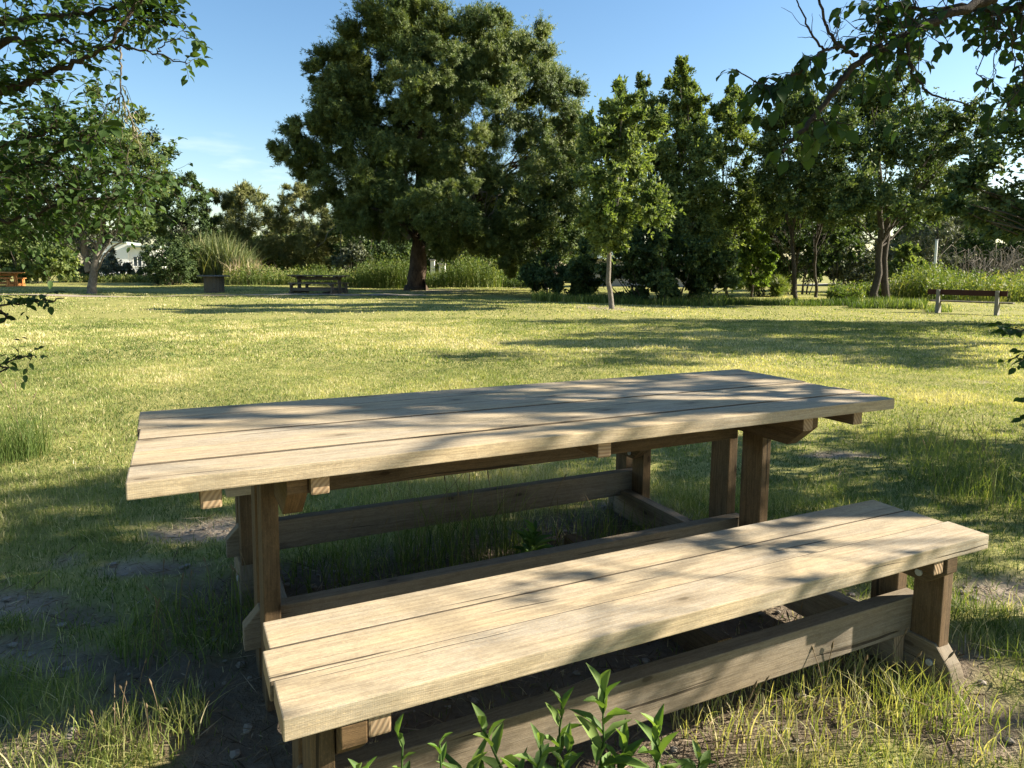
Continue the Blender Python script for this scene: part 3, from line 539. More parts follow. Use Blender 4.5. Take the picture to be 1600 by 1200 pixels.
# the grove on the right: each tree with a trunk of its own
G = 'slim trees of the grove on the right'
grove = [((954, 484), .10, [(962, 150, 16), (950, 185, 22), (985, 175, 22), (940, 225, 26), (975, 215, 28), (1005, 200, 20), (950, 265, 30), (990, 255, 30), (940, 300, 28), (980, 300, 30), (955, 340, 26), (1000, 330, 22), (930, 335, 18), (965, 375, 20), (945, 365, 14)], 'leaf_mid', 'slim pale trunked tree at the front left of the grove'),
    ((1080, 468), .10, [(1062, 110, 13), (1070, 135, 17), (1050, 165, 18), (1080, 170, 18), (1060, 205, 24), (1090, 215, 22), (1045, 245, 26), (1080, 255, 28), (1065, 295, 30), (1100, 300, 24), (1040, 320, 24), (1080, 340, 26), (1062, 385, 26), (1095, 380, 24)], 'leaf_mid', 'tallest pointed tree of the grove, sunlit yellow green at the top'),
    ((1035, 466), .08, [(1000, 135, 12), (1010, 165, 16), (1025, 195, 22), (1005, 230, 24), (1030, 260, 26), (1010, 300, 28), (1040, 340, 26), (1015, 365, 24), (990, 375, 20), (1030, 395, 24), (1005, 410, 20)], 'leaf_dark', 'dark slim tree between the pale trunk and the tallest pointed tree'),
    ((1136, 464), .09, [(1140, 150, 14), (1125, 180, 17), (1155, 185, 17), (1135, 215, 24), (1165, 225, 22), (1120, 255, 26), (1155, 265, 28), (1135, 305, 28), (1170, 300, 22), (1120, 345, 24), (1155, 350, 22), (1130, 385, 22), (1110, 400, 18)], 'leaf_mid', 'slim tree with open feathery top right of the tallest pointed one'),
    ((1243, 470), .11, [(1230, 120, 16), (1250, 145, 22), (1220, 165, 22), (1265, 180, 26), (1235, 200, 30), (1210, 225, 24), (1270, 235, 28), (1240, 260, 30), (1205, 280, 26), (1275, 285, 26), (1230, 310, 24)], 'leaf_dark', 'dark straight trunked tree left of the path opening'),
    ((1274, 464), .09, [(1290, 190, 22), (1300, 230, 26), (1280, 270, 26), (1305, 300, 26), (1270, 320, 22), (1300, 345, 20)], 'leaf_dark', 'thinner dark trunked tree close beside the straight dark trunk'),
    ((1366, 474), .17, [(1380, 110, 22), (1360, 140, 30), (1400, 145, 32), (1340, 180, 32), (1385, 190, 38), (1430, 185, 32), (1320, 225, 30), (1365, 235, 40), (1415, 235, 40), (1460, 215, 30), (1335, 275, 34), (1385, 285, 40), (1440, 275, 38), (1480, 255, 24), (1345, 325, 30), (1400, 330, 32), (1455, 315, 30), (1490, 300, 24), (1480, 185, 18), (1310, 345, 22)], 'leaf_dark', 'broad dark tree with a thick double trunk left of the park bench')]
for i, (bp, r0, rows, mt, lab) in enumerate(grove):
    Y = gp(*bp)[1]; rows = [(x, y + (10 if y < 200 else 0), q) for (x, y, q) in rows]; PP = px_puffs(rows, Y, 50 + i, 3.4 if i != 6 else 6., 2, .9, .9, 4)
    PP = [(x, y, z, a * (.66 if n < 10 else 1.15), b * (.66 if n < 10 else 1.15), c * (.9 if n < 10 else 1)) for n, (x, y, z, a, b, c) in enumerate(PP)]; t = tree('grove_tree', lab, 'tree', bp, PP, M[mt], M['bark_grey' if i == 0 else 'bark_dark'], r0, at(rows[0][0], rows[0][1] + 10, Y), 60 + i, G, ntw=23, nlf=15, leaf=.135, width=.075, up=.45, tbase=.5, spread=1.25, feather=(7, 2.4, .9), trunk_kw=dict(nmax=12, frac=(.48, .92), lr=.36))
    if i == 6:
        tb = Tubes(); b0 = np.array(t.location); tb.add(curve_pts([at(1386, 476, Y + .3) - b0, at(1381, 420, Y + .3) - b0, at(1384, 370, Y + .3) - b0, at(1390, 300, Y) - b0], 10, rng, .02), np.linspace(.15, .09, 10), 10); link('second_stem', tb.mesh('second_stem'), M['bark_dark'], t, True)
mass('grove_undergrowth', 'dark leafy undergrowth shrub below the middle of the grove', 'shrub', [(925, 405, 22), (955, 420, 18), (1100, 415, 22), (1125, 405, 20), (1085, 390, 20), (990, 395, 24), (990, 420, 22), (1030, 430, 24), (1070, 425, 22), (1000, 455, 20), (1045, 455, 22), (1095, 450, 20), (1130, 440, 18), (1020, 395, 22), (1060, 390, 22)], 27.5, M['leaf_dark'], 71, 2.2, 2, .8, trunk=False, leaf=.15, tbase=.35)
mass('bright_sapling', 'bright yellow green sapling lit by the sun at the right end of the grove', 'sapling', [(1170, 385, 12), (1185, 395, 13), (1165, 408, 16), (1190, 415, 12), (1160, 428, 16), (1180, 432, 14), (1150, 440, 12), (1195, 375, 7), (1205, 400, 6)], 33.5, M['leaf_bright'], 72, 1.5, 2, .9, leaf=.16, width=.1, ntw=36, tbase=.5)
mass('round_tussock', 'rounded sunlit grassy bush right of the bright sapling', 'shrub', [(1195, 442, 14), (1215, 446, 13), (1180, 448, 10)], 35, M['weed'], 73, 1.2, 2, .8, trunk=False, leaf=.35, width=.03, ntw=60, up=1.2)
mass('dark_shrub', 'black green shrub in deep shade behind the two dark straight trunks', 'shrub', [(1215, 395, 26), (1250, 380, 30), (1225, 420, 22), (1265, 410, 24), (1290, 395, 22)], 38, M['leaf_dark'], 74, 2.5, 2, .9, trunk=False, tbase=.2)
mass('grey_shrub', 'brownish grey bush at the bend of the path left of the double trunk', 'shrub', [(1310, 398, 24), (1342, 392, 22), (1325, 372, 20), (1290, 385, 18), (1310, 425, 14), (1330, 415, 16), (1345, 428, 12), (1300, 412, 12)], 44, M['leaf_olive'], 75, 2., 2, .9, trunk=False, tbase=.3)
mass('grey_olive_tree', 'pale grey green olive like tree right of the double trunk, behind the pole', 'tree', [(1430, 350, 22), (1460, 335, 22), (1490, 325, 20), (1410, 375, 20), (1445, 380, 22), (1480, 365, 22), (1505, 345, 16), (1465, 400, 20), (1425, 405, 18), (1520, 300, 14), (1540, 320, 14), (1390, 395, 16)], 46, M['leaf_olive'], 76, 3., 2, .9, leaf=.17, width=.05, ntw=40, tbase=.45)
mass('small_tree', 'small green bushy tree between the double trunk and the pole', 'tree', [(1410, 402, 12), (1420, 418, 13), (1400, 420, 11), (1430, 428, 10)], 39, M['leaf_mid'], 77, 1.2, 2, .9, leaf=.16, tbase=.6)
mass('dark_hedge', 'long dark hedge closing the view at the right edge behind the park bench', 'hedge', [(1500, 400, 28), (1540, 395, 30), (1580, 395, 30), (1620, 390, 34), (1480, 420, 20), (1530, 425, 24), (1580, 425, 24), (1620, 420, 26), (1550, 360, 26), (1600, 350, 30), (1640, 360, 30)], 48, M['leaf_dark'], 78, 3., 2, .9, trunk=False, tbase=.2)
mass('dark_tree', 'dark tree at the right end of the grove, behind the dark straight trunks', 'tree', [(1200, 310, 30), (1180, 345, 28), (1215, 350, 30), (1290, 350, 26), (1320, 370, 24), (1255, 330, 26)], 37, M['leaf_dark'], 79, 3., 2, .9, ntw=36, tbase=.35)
for i, (x0, x1, n, Y, lab) in enumerate(((-260, 330, 16, 62, 'hedge of mixed green trees far behind the white house'), (330, 700, 11, 66, 'distant tree belt behind the young pines and the pine trunk'), (700, 1240, 14, 60, 'distant tree belt seen in gaps of the grove'), (1240, 1900, 16, 62, 'distant tree belt beyond the path and park bench'))):
    rg = np.random.default_rng(90 + i); rows = [(x, 432 - rg.uniform(0, (80, 62, 105, 110)[i]), rg.uniform(18, 28)) for x in np.linspace(x0, x1, int(n * (6, 7, 8, 9)[i]))]
    if i == 0: rows = [r for r in rows if not 165 < r[0] < 232] + [(x, 372, 12) for x in (180, 200, 220)]
    mass('tree_belt', lab, 'trees', rows, Y + (20 if i == 0 else 0), M['leaf_mid' if i % 2 else 'leaf_olive'], 95 + i, 3., 2, .9, trunk=False, leaf=.36, width=.2, ntw=40, nlf=11, tbase=.4, spread=1.5, sub=0)
# bare twiggy bush at the right edge
tb = Tubes(); rg = np.random.default_rng(7); p = at(1565, 430, 42)
for i in range(170):
    s = np.array([rg.uniform(-2.2, 3), rg.uniform(-1, 1), 0]); h = rg.uniform(1.4, 3.); o_ = rg.normal(0, .8, 2); e = s + [o_[0], o_[1], h]; q = e + [o_[0] * 1.2 + rg.normal(0, .3), o_[1], -rg.uniform(.2, 1.3)]
    tb.add(curve_pts([s, (s + e) / 2, e, q], 8, rg, .05), np.linspace(.02, .008, 8), 4)
o = link('bare_shrub', tb.mesh('bare_shrub'), M['bark_dead'], None); o.location = (p[0], p[1], 0); tag(o, 'tangle of bare grey brown arching twigs at the right edge behind the park bench', 'shrub')

# reeds
def blade_mesh(name, rng, X, Yp, Zb, H, Wd, tint, lean=.35, seg=3, dirb=None):
    n = len(X); an = rng.uniform(0, 2 * math.pi, n); face = rng.uniform(0, 2 * math.pi, n); ln = np.abs(rng.normal(0, lean, n)) + .05
    d = np.stack([np.cos(an), np.sin(an)], 1) * ln[:, None]
    if dirb is not None: d = d + np.asarray(dirb)
    s = np.stack([np.cos(face), np.sin(face)], 1) * (Wd * .5)[:, None]; V = []
    for k in range(seg + 1):
        f = k / seg; c = np.stack([X, Yp], 1) + d * H[:, None] * f ** 1.8; z = Zb + H * (f - .25 * ln * f * f)
        if k < seg:
            w = 1 - .75 * f ** 1.5; V.append(np.concatenate([c + s * w, z[:, None]], 1)); V.append(np.concatenate([c - s * w, z[:, None]], 1))
        else: V.append(np.concatenate([c, z[:, None]], 1))
    nv = 2 * seg + 1; V = np.stack(V, 1).reshape(-1, 3); b = np.arange(n)[:, None] * nv
    q = np.concatenate([b + np.array([[2 * k, 2 * k + 1, 2 * k + 3, 2 * k + 2]]) for k in range(seg - 1)]) if seg > 1 else None
    return fast_mesh(name, V, q, b + np.array([[2 * seg - 2, 2 * seg - 1, 2 * seg]]), np.repeat(tint, nv))
def reed_clump(label, rows, Y, seed, n, hs, group=None, mat='reed', w=.05):
    rg = np.random.default_rng(seed); p0 = at(rows[0], 440, Y); p1 = at(rows[1], 440, Y); wd = p1[0] - p0[0]
    x = rg.uniform(0, wd, n); y = rg.uniform(-1.2, 1.2, n); h = hs * rg.uniform(.45, 1.05, n) * (.55 + .45 * np.sin(np.clip(x / wd, .05, .95) * math.pi))
    me = blade_mesh('reeds', rg, x - wd / 2, y, np.zeros(n) - .1, h, w * rg.uniform(.6, 1.5, n), np.clip(rg.normal(.45, .2, n), 0, 1), .36, 4)
    o = link('reed_clump', me, M[mat]); o.location = ((p0[0] + p1[0]) / 2, Y, 0); return tag(o, label, 'reeds', group)
reed_clump('tall dense clump of green cane behind the drum table', (285, 395), 47, 1, 2600, 3.9, w=.07)
reed_clump('straw coloured dry cane right of the green cane clump', (355, 420), 45.5, 2, 420, 2.2, w=.05, mat='dry')
# tall meadow weeds along the lawn edge
def weeds(name, label, segs, seed, n, mat='weed', t0=.5):
    rg = np.random.default_rng(seed); Xs, Ys, Hs, Ts = [], [], [], []
    for (x0, x1, Y0, Y1, h) in segs:
        m = int(n * abs(x1 - x0)); px = rg.uniform(x0, x1, m); Y = rg.uniform(Y0, Y1, m); X = (px - 800) / F * Y * 1.01
        Xs.append(X); Ys.append(Y); Hs.append(h * (.35 + fbm(X * .9, Y * .9, seed, 3) * 1.1) * rg.uniform(.6, 1.15, m)); Ts.append(np.clip(rg.normal(t0, .2, m) + (fbm(X * .5, Y * .5, seed + 3) - .5) * .9, 0, 1))
    X, Y, H, T = map(np.concatenate, (Xs, Ys, Hs, Ts)); keep = H > .06; X, Y, H, T = X[keep], Y[keep], H[keep], T[keep]; n = len(X)
    # each weed a leaning stem blade with small leaves up it
    V1 = blade_mesh('w', rg, X, Y, gz(X, Y) - .03, H, .03 + 0 * X, T, .25, 2); o = link(name, V1, M[mat])
    k = 7; P = np.repeat(np.stack([X, Y, gz(X, Y)], 1), k, 0); f = rg.uniform(.25, 1., (n * k, 1)); P[:, 2:] += f * np.repeat(H, k)[:, None] * .95; P[:, :2] += rg.normal(0, .06, (n * k, 2))
    v, q, t = rhomb(P, nz(unit(rg, n * k) + [0, 0, .6]), unit(rg, n * k), .16 * rg.uniform(.6, 1.3, n * k), .055, np.repeat(T, k) + rg.normal(0, .08, n * k))
    if mat == 'grass': return tag(o, label, 'long grass', None, 'stuff')
    o2 = link('leaves', fast_mesh('leaves', v, q, None, np.clip(t, 0, 1)), M[mat], o); return tag(o, label, 'tall weeds', None, 'stuff')
weeds('meadow_weeds', 'sunlit yellow green tall weeds in a band along the far lawn edge left of the pine', [(355, 700, 43, 48, 1.15), (560, 650, 42, 45, 1.9), (690, 785, 43, 47, 1.9), (785, 860, 44, 47, .9), (100, 300, 46, 52, .5)], 3, 7)
weeds('meadow_weeds', 'sunlit weeds in a band behind the park bench and the double trunk', [(1385, 1460, 33, 38, 1.6), (1440, 1720, 30, 37, 1.35), (1290, 1390, 36, 40, .7), (1290, 1340, 30, 31, .5)], 4, 8)
weeds('shade_tinted_grass', 'long grass tinted dark for shade under the grove trunks', [(830, 1130, 25.2, 28.5, .42), (1130, 1330, 26, 28.5, .32), (1320, 1440, 24.5, 27, .38), (1440, 1480, 23, 25, .22)], 5, 14, 'grass', .16)  # low tint paints the shade of the grove into the blades

# ---------------------------------------------------------------- trees close by: branches reach into the picture
class Leaves:
    def __init__(s): s.V, s.Q, s.T, s.n = [], [], [], 0
    def add(s, v, q, t): s.V.append(v); s.Q.append(q + s.n); s.T.append(t); s.n += len(v)
    def mesh(s, name): return fast_mesh(name, np.concatenate(s.V), np.concatenate(s.Q), None, np.clip(np.concatenate(s.T), 0, 1))
def spray(rng, lv, tb, C, n, tl, leaf, wratio, per=7, rtw=.004, up=0., hang=.5, f0=.1, f1=1., side=1., tint=.45, bare=0., bigleaf=True):
    """twigs off a limb C with alternating leaves"""
    for i in range(n):
        f = rng.uniform(f0, f1); j = f * (len(C) - 1); a = int(min(j, len(C) - 2)); s = C[a] + (C[a + 1] - C[a]) * (j - a); T = nz(C[a + 1] - C[a])
        d = nz(T * rng.uniform(.2, 1.) + unit(rng, 1)[0] * side + np.array([0, 0, up])); L = tl * rng.uniform(.4, 1.2)
        m = s + d * L * .5 + [0, 0, .04 * L]; e = s + d * L + [0, 0, -.22 * L * hang]; K = curve_pts([s, m, e], 7, rng, L * .02); tb.add(K, np.linspace(rtw, rtw * .35, 7), 4)
        if rng.random() < bare: continue
        g = np.linspace(.22, 1, per) + rng.normal(0, .03, per); g = np.clip(g, .1, 1); jj = g * 6; aa = np.minimum(jj.astype(int), 5); O = K[aa] + (K[aa + 1] - K[aa]) * (jj - aa)[:, None]
        sd = np.cross(d, [0, 0, 1.]); sd = sd / max(np.linalg.norm(sd), .1); sg = np.where(np.arange(per) % 2, 1, -1)[:, None]
        A = nz(d * .55 + sd * sg * .75 + rng.normal(0, .3, (per, 3)) + np.array([0, 0, -hang])); N = nz(np.array([0, 0, 1.]) + rng.normal(0, .45, (per, 3)))
        LL = leaf * rng.uniform(.6, 1.2, per); t = np.clip(tint + rng.normal(0, .16, per), 0, 1)
        lv.add(*(big_leaf if bigleaf else rhomb)(O + A * leaf * .12, A, N, LL, LL * wratio, t))
def limb(rng, tb, rows, r0, r1, wob=.012, n=None, k=9):
    P = [r if len(r) == 4 else at(*r) for r in rows]; P = [np.asarray(q[:3], float) for q in P]; C = curve_pts(P, n or len(P) * 5, rng, wob); tb.add(C, np.linspace(r0, r1, len(C)), k); return C
def near_tree(name, label, base, seed, build, mat, bark):
    rng = np.random.default_rng(seed); t = thing(name, label, 'tree', (base[0], base[1], gzp(*base)))
    tb, lv = Tubes(), Leaves(); build(rng, tb, lv); off = np.array(t.location)
    for n_, m_, mt in (('trunk', tb.mesh('trunk'), bark), ('crown', lv.mesh('crown'), mat)):
        o = link(n_, m_, mt, t, n_ == 'trunk'); o.matrix_parent_inverse = Matrix.Translation(-Vector(off))
    return t
W4 = lambda x, y, z: (x, y, z, 0)
def puff_add(rng, lv, puffs, ntw, nlf, leaf, width, **kw):
    v, q, t = puff_leaves(rng, np.array(puffs, float), ntw, nlf, leaf, width, **kw); lv.add(v, q, t)
def build_right(rng, tb, lv):
    limb(rng, tb, [W4(5.4, 2.6, -.2), W4(5.3, 2.7, 1.2), W4(5.15, 2.8, 2.5), W4(5.0, 3.2, 4.2), W4(5.2, 3.5, 5.6)], .17, .05, .02, 24, 12)
    C = limb(rng, tb, [W4(5.15, 2.8, 2.45), W4(3.6, 3.0, 2.75), (1640, -50, 3.05), (1545, 2, 3.0), (1450, 35, 2.95), (1400, 66, 2.9), (1350, 92, 2.85), (1312, 135, 2.8), (1270, 185, 2.75), (1222, 238, 2.7)], .025, .008, .006, 60)
    spray(rng, lv, tb, C, 30, .30, .052, .62, 6, .003, .25, .75, .40, .64, .9, .2)
    spray(rng, lv, tb, C, 12, .2, .05, .6, 6, .0025, .45, .6, .50, .72, .8, .25)
    a = limb(rng, tb, [(1340, 86, 2.85), (1312, 70, 2.8), (1290, 40, 2.8), (1274, -30, 2.8)], .009, .004, .004)
    b = limb(rng, tb, [(1312, 72, 2.8), (1290, 76, 2.75), (1272, 58, 2.72), (1255, 25, 2.7), (1240, -15, 2.7)], .006, .002, .004)
    for q in (a, b): spray(rng, lv, tb, q, 7, .16, .06, .6, 2, .0018, .5, 0, .2, 1, .9, .3, .9)
    c = limb(rng, tb, [(1292, 76, 2.75), (1270, 90, 2.65), (1240, 120, 2.6), (1200, 135, 2.58), (1150, 108, 2.56)], .005, .002, .004)
    spray(rng, lv, tb, c, 20, .15, .055, .6, 5, .002, -.1, .8, .1, .85, .9, .25); spray(rng, lv, tb, c, 2, .08, .05, .6, 3, .002, 0, .5, .93, 1, .5, .3)
    d = limb(rng, tb, [(1418, 60, 2.9), (1424, 110, 2.85), (1455, 147, 2.8), (1512, 163, 2.75)], .008, .002, .004); spray(rng, lv, tb, d, 5, .14, .05, .6, 3, .002, 0, .8, .4, 1, .8, .3, .5)
    for i in range(9):        # web of thin twigs with hanging leaves at the upper right
        s = (rng.uniform(1440, 1640), rng.uniform(-10, 60), rng.uniform(2.6, 3.3)); e = (s[0] + rng.uniform(-50, 90), rng.uniform(90, 175), s[2] - .1)
        q = limb(rng, tb, [s, ((s[0] + e[0]) / 2 + rng.uniform(-25, 25), (s[1] + e[1]) / 2, s[2]), e], .004, .0015, .012); spray(rng, lv, tb, q, 6, .16, .05, .62, 4, .0018, -.1, .9, .3, 1, .9, .3, .25)
    q = limb(rng, tb, [W4(4.4, 2.8, 3.2), (1700, -60, 3.6), (1600, 10, 3.5), (1480, 15, 3.45), (1385, 10, 3.4)], .03, .006, .01); spray(rng, lv, tb, q, 60, .32, .054, .62, 7, .0025, 0, .7, .45, 1, 1., .35)
    # one leafy end hanging low in front of the dark trees
    q = limb(rng, tb, [(1270, 185, 2.75), (1300, 190, 2.7), (1330, 195, 2.7)], .004, .002, .004); spray(rng, lv, tb, q, 4, .12, .07, .75, 4, .002, -.2, .6, .2, 1, .9, .6); spray(rng, lv, tb, C, 5, .12, .06, .7, 4, .002, -.2, .6, .86, 1, .9, .5)
    # the rest of the crown, right of the picture; it dapples the table and the grass
    P = []
    for i in range(CROWN_N):
        x = rng.uniform(3.3, 8.2); y = rng.uniform(1.5, 5.0); z = rng.uniform(2.1, 5.6)
        if x < .78 * y + .95 and z < 1.26 + .40 * y + .6: continue
        if rng.random() < (.9 if y < 2.6 else .72 if y < 3.5 else 0): continue
        P.append((x, y, z, .42, .42, .30))
    FD = [(rng.uniform(3.2, 5.6), rng.uniform(2.3, 3.3), rng.uniform(2.0, 3.4), .22, .22, .13) for i in range(18)] + [(rng.uniform(3.3, 5.6), rng.uniform(1.65, 2.35), rng.uniform(1.9, 3.1), .2, .2, .11) for i in range(9)]
    ND = [(rng.uniform(2.75, 3.7), rng.uniform(2.45, 3.05), rng.uniform(1.6, 2.35), .17, .17, .09) for i in range(10)] + [(rng.uniform(2.4, 3.4), rng.uniform(1.7, 2.25), rng.uniform(1.3, 1.95), .15, .15, .08) for i in range(6)]
    puff_add(rng, lv, ND, 4, 7, .055, .032, up=0., outb=.1, hang=.2)
    puff_add(rng, lv, FD, 6, 8, .055, .032, up=0., outb=.1, hang=.2)
    for np_, p in enumerate(P[:30] + FD[:24] + ND):
        s = np.array([5.1, 2.9, rng.uniform(2.2, 4.6)]); tb.add(curve_pts([s, (s + p[:3]) / 2 + [0, 0, .25], p[:3]], 8, rng, .03), np.linspace(.03, .006, 8) if np_ < min(30, len(P)) else np.linspace(.008, .003, 8), 5)
    puff_add(rng, lv, [(rng.uniform(1.5, 7.5), rng.uniform(-3.5, .5), rng.uniform(2.9, 6), .5, .5, .35) for i in range(110)], 12, 9, .14, .09, up=.1, outb=.3, hang=.3)  # unseen clumps behind the camera, added to cut skylight on the foreground
    Q = [(rng.uniform(5, 9.8), rng.uniform(3.7, 5.9), rng.uniform(1.4, 4.), .5, .5, .4) for i in range(90)] + [(rng.uniform(3.9, 8), rng.uniform(3.55, 5.0), rng.uniform(3.1, 5.2), .45, .45, .32) for i in range(60)]
    puff_add(rng, lv, [q for q in Q if q[0] > .78 * q[1] + .95], 12, 10, .09, .06, up=.1, outb=.3, hang=.3)
    puff_add(rng, lv, P, 9, 9, .085, .055, up=.1, outb=.3, hang=.3)
CROWN_N = 120
near_tree('broadleaf_tree', 'close leafy tree whose bare elbowed limb and hanging leaves cross the top right corner', (5.4, 2.6), 101, build_right, M['leaf_near'], M['bark_limb'])
def build_left(rng, tb, lv):
    limb(rng, tb, [W4(-4.6, 2.6, -.2), W4(-4.5, 2.7, 1.2), W4(-4.3, 2.9, 2.4), W4(-4.2, 3.1, 4.)], .15, .05, .02, 20, 12)
    S = dict(leaf=.058, wratio=.55)
    def go(rows, r0, n, tl, f0=.12, **k):
        q = limb(rng, tb, rows, r0, .003, .008); spray(rng, lv, tb, q, int(n * 1.75), tl * .85, .042, .55, 8, .002, k.get('up', .3), .2, f0, 1, .9, k.get('tint', .45)); return q
    go([W4(-4.3, 2.9, 2.4), (-150, 120, 3.2), (0, 68, 3.2), (71, 65, 3.15), (146, 73, 3.1)], .03, 24, .30)
    bare = limb(rng, tb, [(146, 73, 3.1), (200, 76, 3.05), (246, 83, 3.05), (292, 100, 3.0)], .006, .002, .005); spray(rng, lv, tb, bare, 5, .14, .05, .5, 2, .0015, .1, .2, .2, 1, .9, .5, .7); spray(rng, lv, tb, bare, 3, .10, .05, .55, 6, .0015, .1, .4, .93, 1, .8, .65)
    q = limb(rng, tb, [(246, 83, 3.05), (262, 65, 3.0), (300, 58, 3.0)], .003, .0015, .004); spray(rng, lv, tb, q, 4, .12, .05, .55, 6, .0015, .2, .3, .5, 1, .8, .65)
    go([W4(-4.3, 2.9, 2.2), (-120, 190, 3.0), (0, 146, 3.0), (54, 126, 2.95), (104, 100, 2.95), (162, 73, 2.9), (208, 14, 2.9), (240, -30, 2.9)], .022, 26, .2, up=.4)
    go([W4(-4.2, 3., 3.0), (-100, 10, 3.3), (60, 25, 3.3), (160, 15, 3.25), (215, 0, 3.2), (255, 8, 3.2)], .02, 46, .26, up=0.)
    go([(160, 30, 3.25), (230, 35, 3.2), (290, 40, 3.15)], .006, 16, .22)
    go([W4(-4.3, 2.9, 3.4), (-60, -60, 3.4), (80, -20, 3.4), (190, -35, 3.3)], .02, 36, .3, up=-.2)
    go([(-60, 150, 2.9), (20, 135, 2.9), (60, 132, 2.9)], .008, 10, .16, up=.2)
    puff_add(rng, lv, [(rng.uniform(-7.5, -2.9), rng.uniform(-3, 2.2), rng.uniform(2.6, 6), .5, .5, .35) for i in range(150)], 12, 9, .15, .10, up=.1, outb=.3, hang=.3)  # unseen clumps overhead and behind, added to dim skylight on the near ground
    # middle layer of foliage, a little further off
    for rows, n in (([W4(-5.2, 4., 2.2), (-80, 290, 4.4), (0, 275, 4.4), (60, 255, 4.4), (110, 225, 4.3), (165, 190, 4.3)], 60), ([(-60, 340, 4.6), (60, 300, 4.6), (150, 270, 4.6), (235, 280, 4.5)], 60), ([(-60, 240, 4.2), (30, 225, 4.2), (90, 195, 4.2)], 36), ([(-80, 330, 4.4), (20, 345, 4.4), (120, 310, 4.4), (215, 318, 4.3)], 44)):
        q = limb(rng, tb, rows, .014, .003, .015); spray(rng, lv, tb, q, int(n * 1.5), .42, .056, .55, 8, .002, .1, .4, .12, 1, 1., .42)
    q = limb(rng, tb, [(120, 235, 3.), (140, 218, 2.9), (160, 200, 2.9)], .004, .002, .003); spray(rng, lv, tb, q, 5, .1, .072, .6, 5, .0015, .1, .4, .2, 1, .9, .55)
    q = limb(rng, tb, [W4(-4.5, 2.7, .8), (-90, 520, 2.7), (0, 478, 2.6), (55, 472, 2.55), (100, 466, 2.5)], .006, .002, .004); spray(rng, lv, tb, q, 20, .07, .036, .6, 4, .0012, .1, .35, .2, 1, .5, .2)
    q = limb(rng, tb, [W4(-4.5, 2.7, .6), (-80, 590, 2.8), (0, 568, 2.7), (50, 556, 2.6)], .005, .002, .004); spray(rng, lv, tb, q, 14, .08, .032, .5, 4, .0012, .2, .3, .2, 1, .6, .3)
near_tree('broadleaf_tree', 'close tree whose leafy boughs hang in from the top left corner over the lawn', (-4.6, 2.6), 102, build_left, M['leaf_near'], M['bark_limb'])
# dry seed tassel hanging from the left bough
rg = np.random.default_rng(9); tb, lv = Tubes(), Leaves()
C = limb(rg, tb, [(188, 74, 3.06), (189, 110, 3.06), (190, 145, 3.06), (205, 185, 3.06), (215, 215, 3.06)], .0045, .002, .003)
for q in range(16):
    s = C[rg.integers(len(C) // 2 - 2, len(C))]; e = s + np.array([rg.normal(0, .06), rg.normal(0, .05), rg.uniform(-.2, .02)]); K = curve_pts([s, (s + e) / 2 + [0, 0, .03], e], 5); tb.add(K, [.0015] * 5, 4)
    for j in range(5): lv.add(*big_leaf(K[1:2] + (K[4] - K[1]) * j / 4, nz(np.array([[rg.normal(0, .4), rg.normal(0, .4), -1.]])), unit(rg, 1), .034, np.array([.008]), np.array([rg.uniform(.3, 1)])))
o = link('seed_tassel', tb.mesh('seed_tassel'), M['bark_dead']); tag(o, 'pale dry twig with hanging seed pods dangling below the top left bough', 'twig'); link('pods', lv.mesh('pods'), M['reed'], o)

# two more trees standing right of the lawn, their crown edges and shadows reach into the picture
def side_tree(lab, base, puffs, seed, mat, leaf, ntw, nlf=10, r0=.16):
    rng = np.random.default_rng(seed); t = thing('broadleaf_tree', lab, 'tree', (*base, gzp(*base))); b0 = np.array(t.location); P = np.array(puffs, float); P[:, :3] -= b0; tb = Tubes()
    trunk_limbs(rng, tb, (0, 0, 0), (.2, .1, P[:, 2].max() * .9), r0, .04, P, nmax=30); link('trunk', tb.mesh('trunk'), M['bark_dark'], t, True)
    link('crown', crown_mesh('crown', rng, P, ntw, nlf, leaf, leaf * .5, up=.1, outb=.4), M[mat], t)
rg = np.random.default_rng(31)
PV = [(*at(x, y, Y), r * Y / F, r * Y / F, r * Y / F * .7) for (x, y, r, Y) in [(1590, 200, 60, 12.5), (1545, 250, 52, 12.3), (1560, 310, 46, 12.6), (1620, 300, 80, 12.5), (1515, 285, 34, 12.4), (1600, 150, 40, 12.8), (1640, 220, 90, 13), (1700, 150, 100, 13), (1720, 280, 100, 12.6), (1530, 335, 30, 12.2), (1495, 320, 22, 12.), (1600, 350, 40, 12.4)]]
P = [(rg.uniform(9.5, 14.5), rg.uniform(10.5, 15), rg.uniform(2.4, 5.2), 1., 1., .75) for i in range(30)]; P = [p for p in P if p[0] > .735 * p[1] + .6 or p[1] < 13.1]
P = [p for p in P if p[0] - p[3] > .72 * p[1]] + PV
side_tree('dark leafy crown reaching in from the right edge above the park bench', (12.2, 12.6), P, 32, 'leaf_dark', .12, 70)
P = [(rg.uniform(13.5, 18), rg.uniform(15.2, 18.5), rg.uniform(2.5, 6.5), 1.2, 1.2, .85) for i in range(40)] + [(*at(x, y, 17), r * 17 / F, 1., r * 17 / F * .7) for (x, y, r) in [(1570, 360, 30), (1600, 330, 40), (1560, 330, 24)]]
P = [p for p in P if p[0] - p[3] > .69 * p[1] or p[1] < 17.01 and p[3] < .9]
side_tree('further dark crown low at the right edge, behind the nearer hanging one', (15.6, 16.6), P, 33, 'leaf_dark', .17, 50)
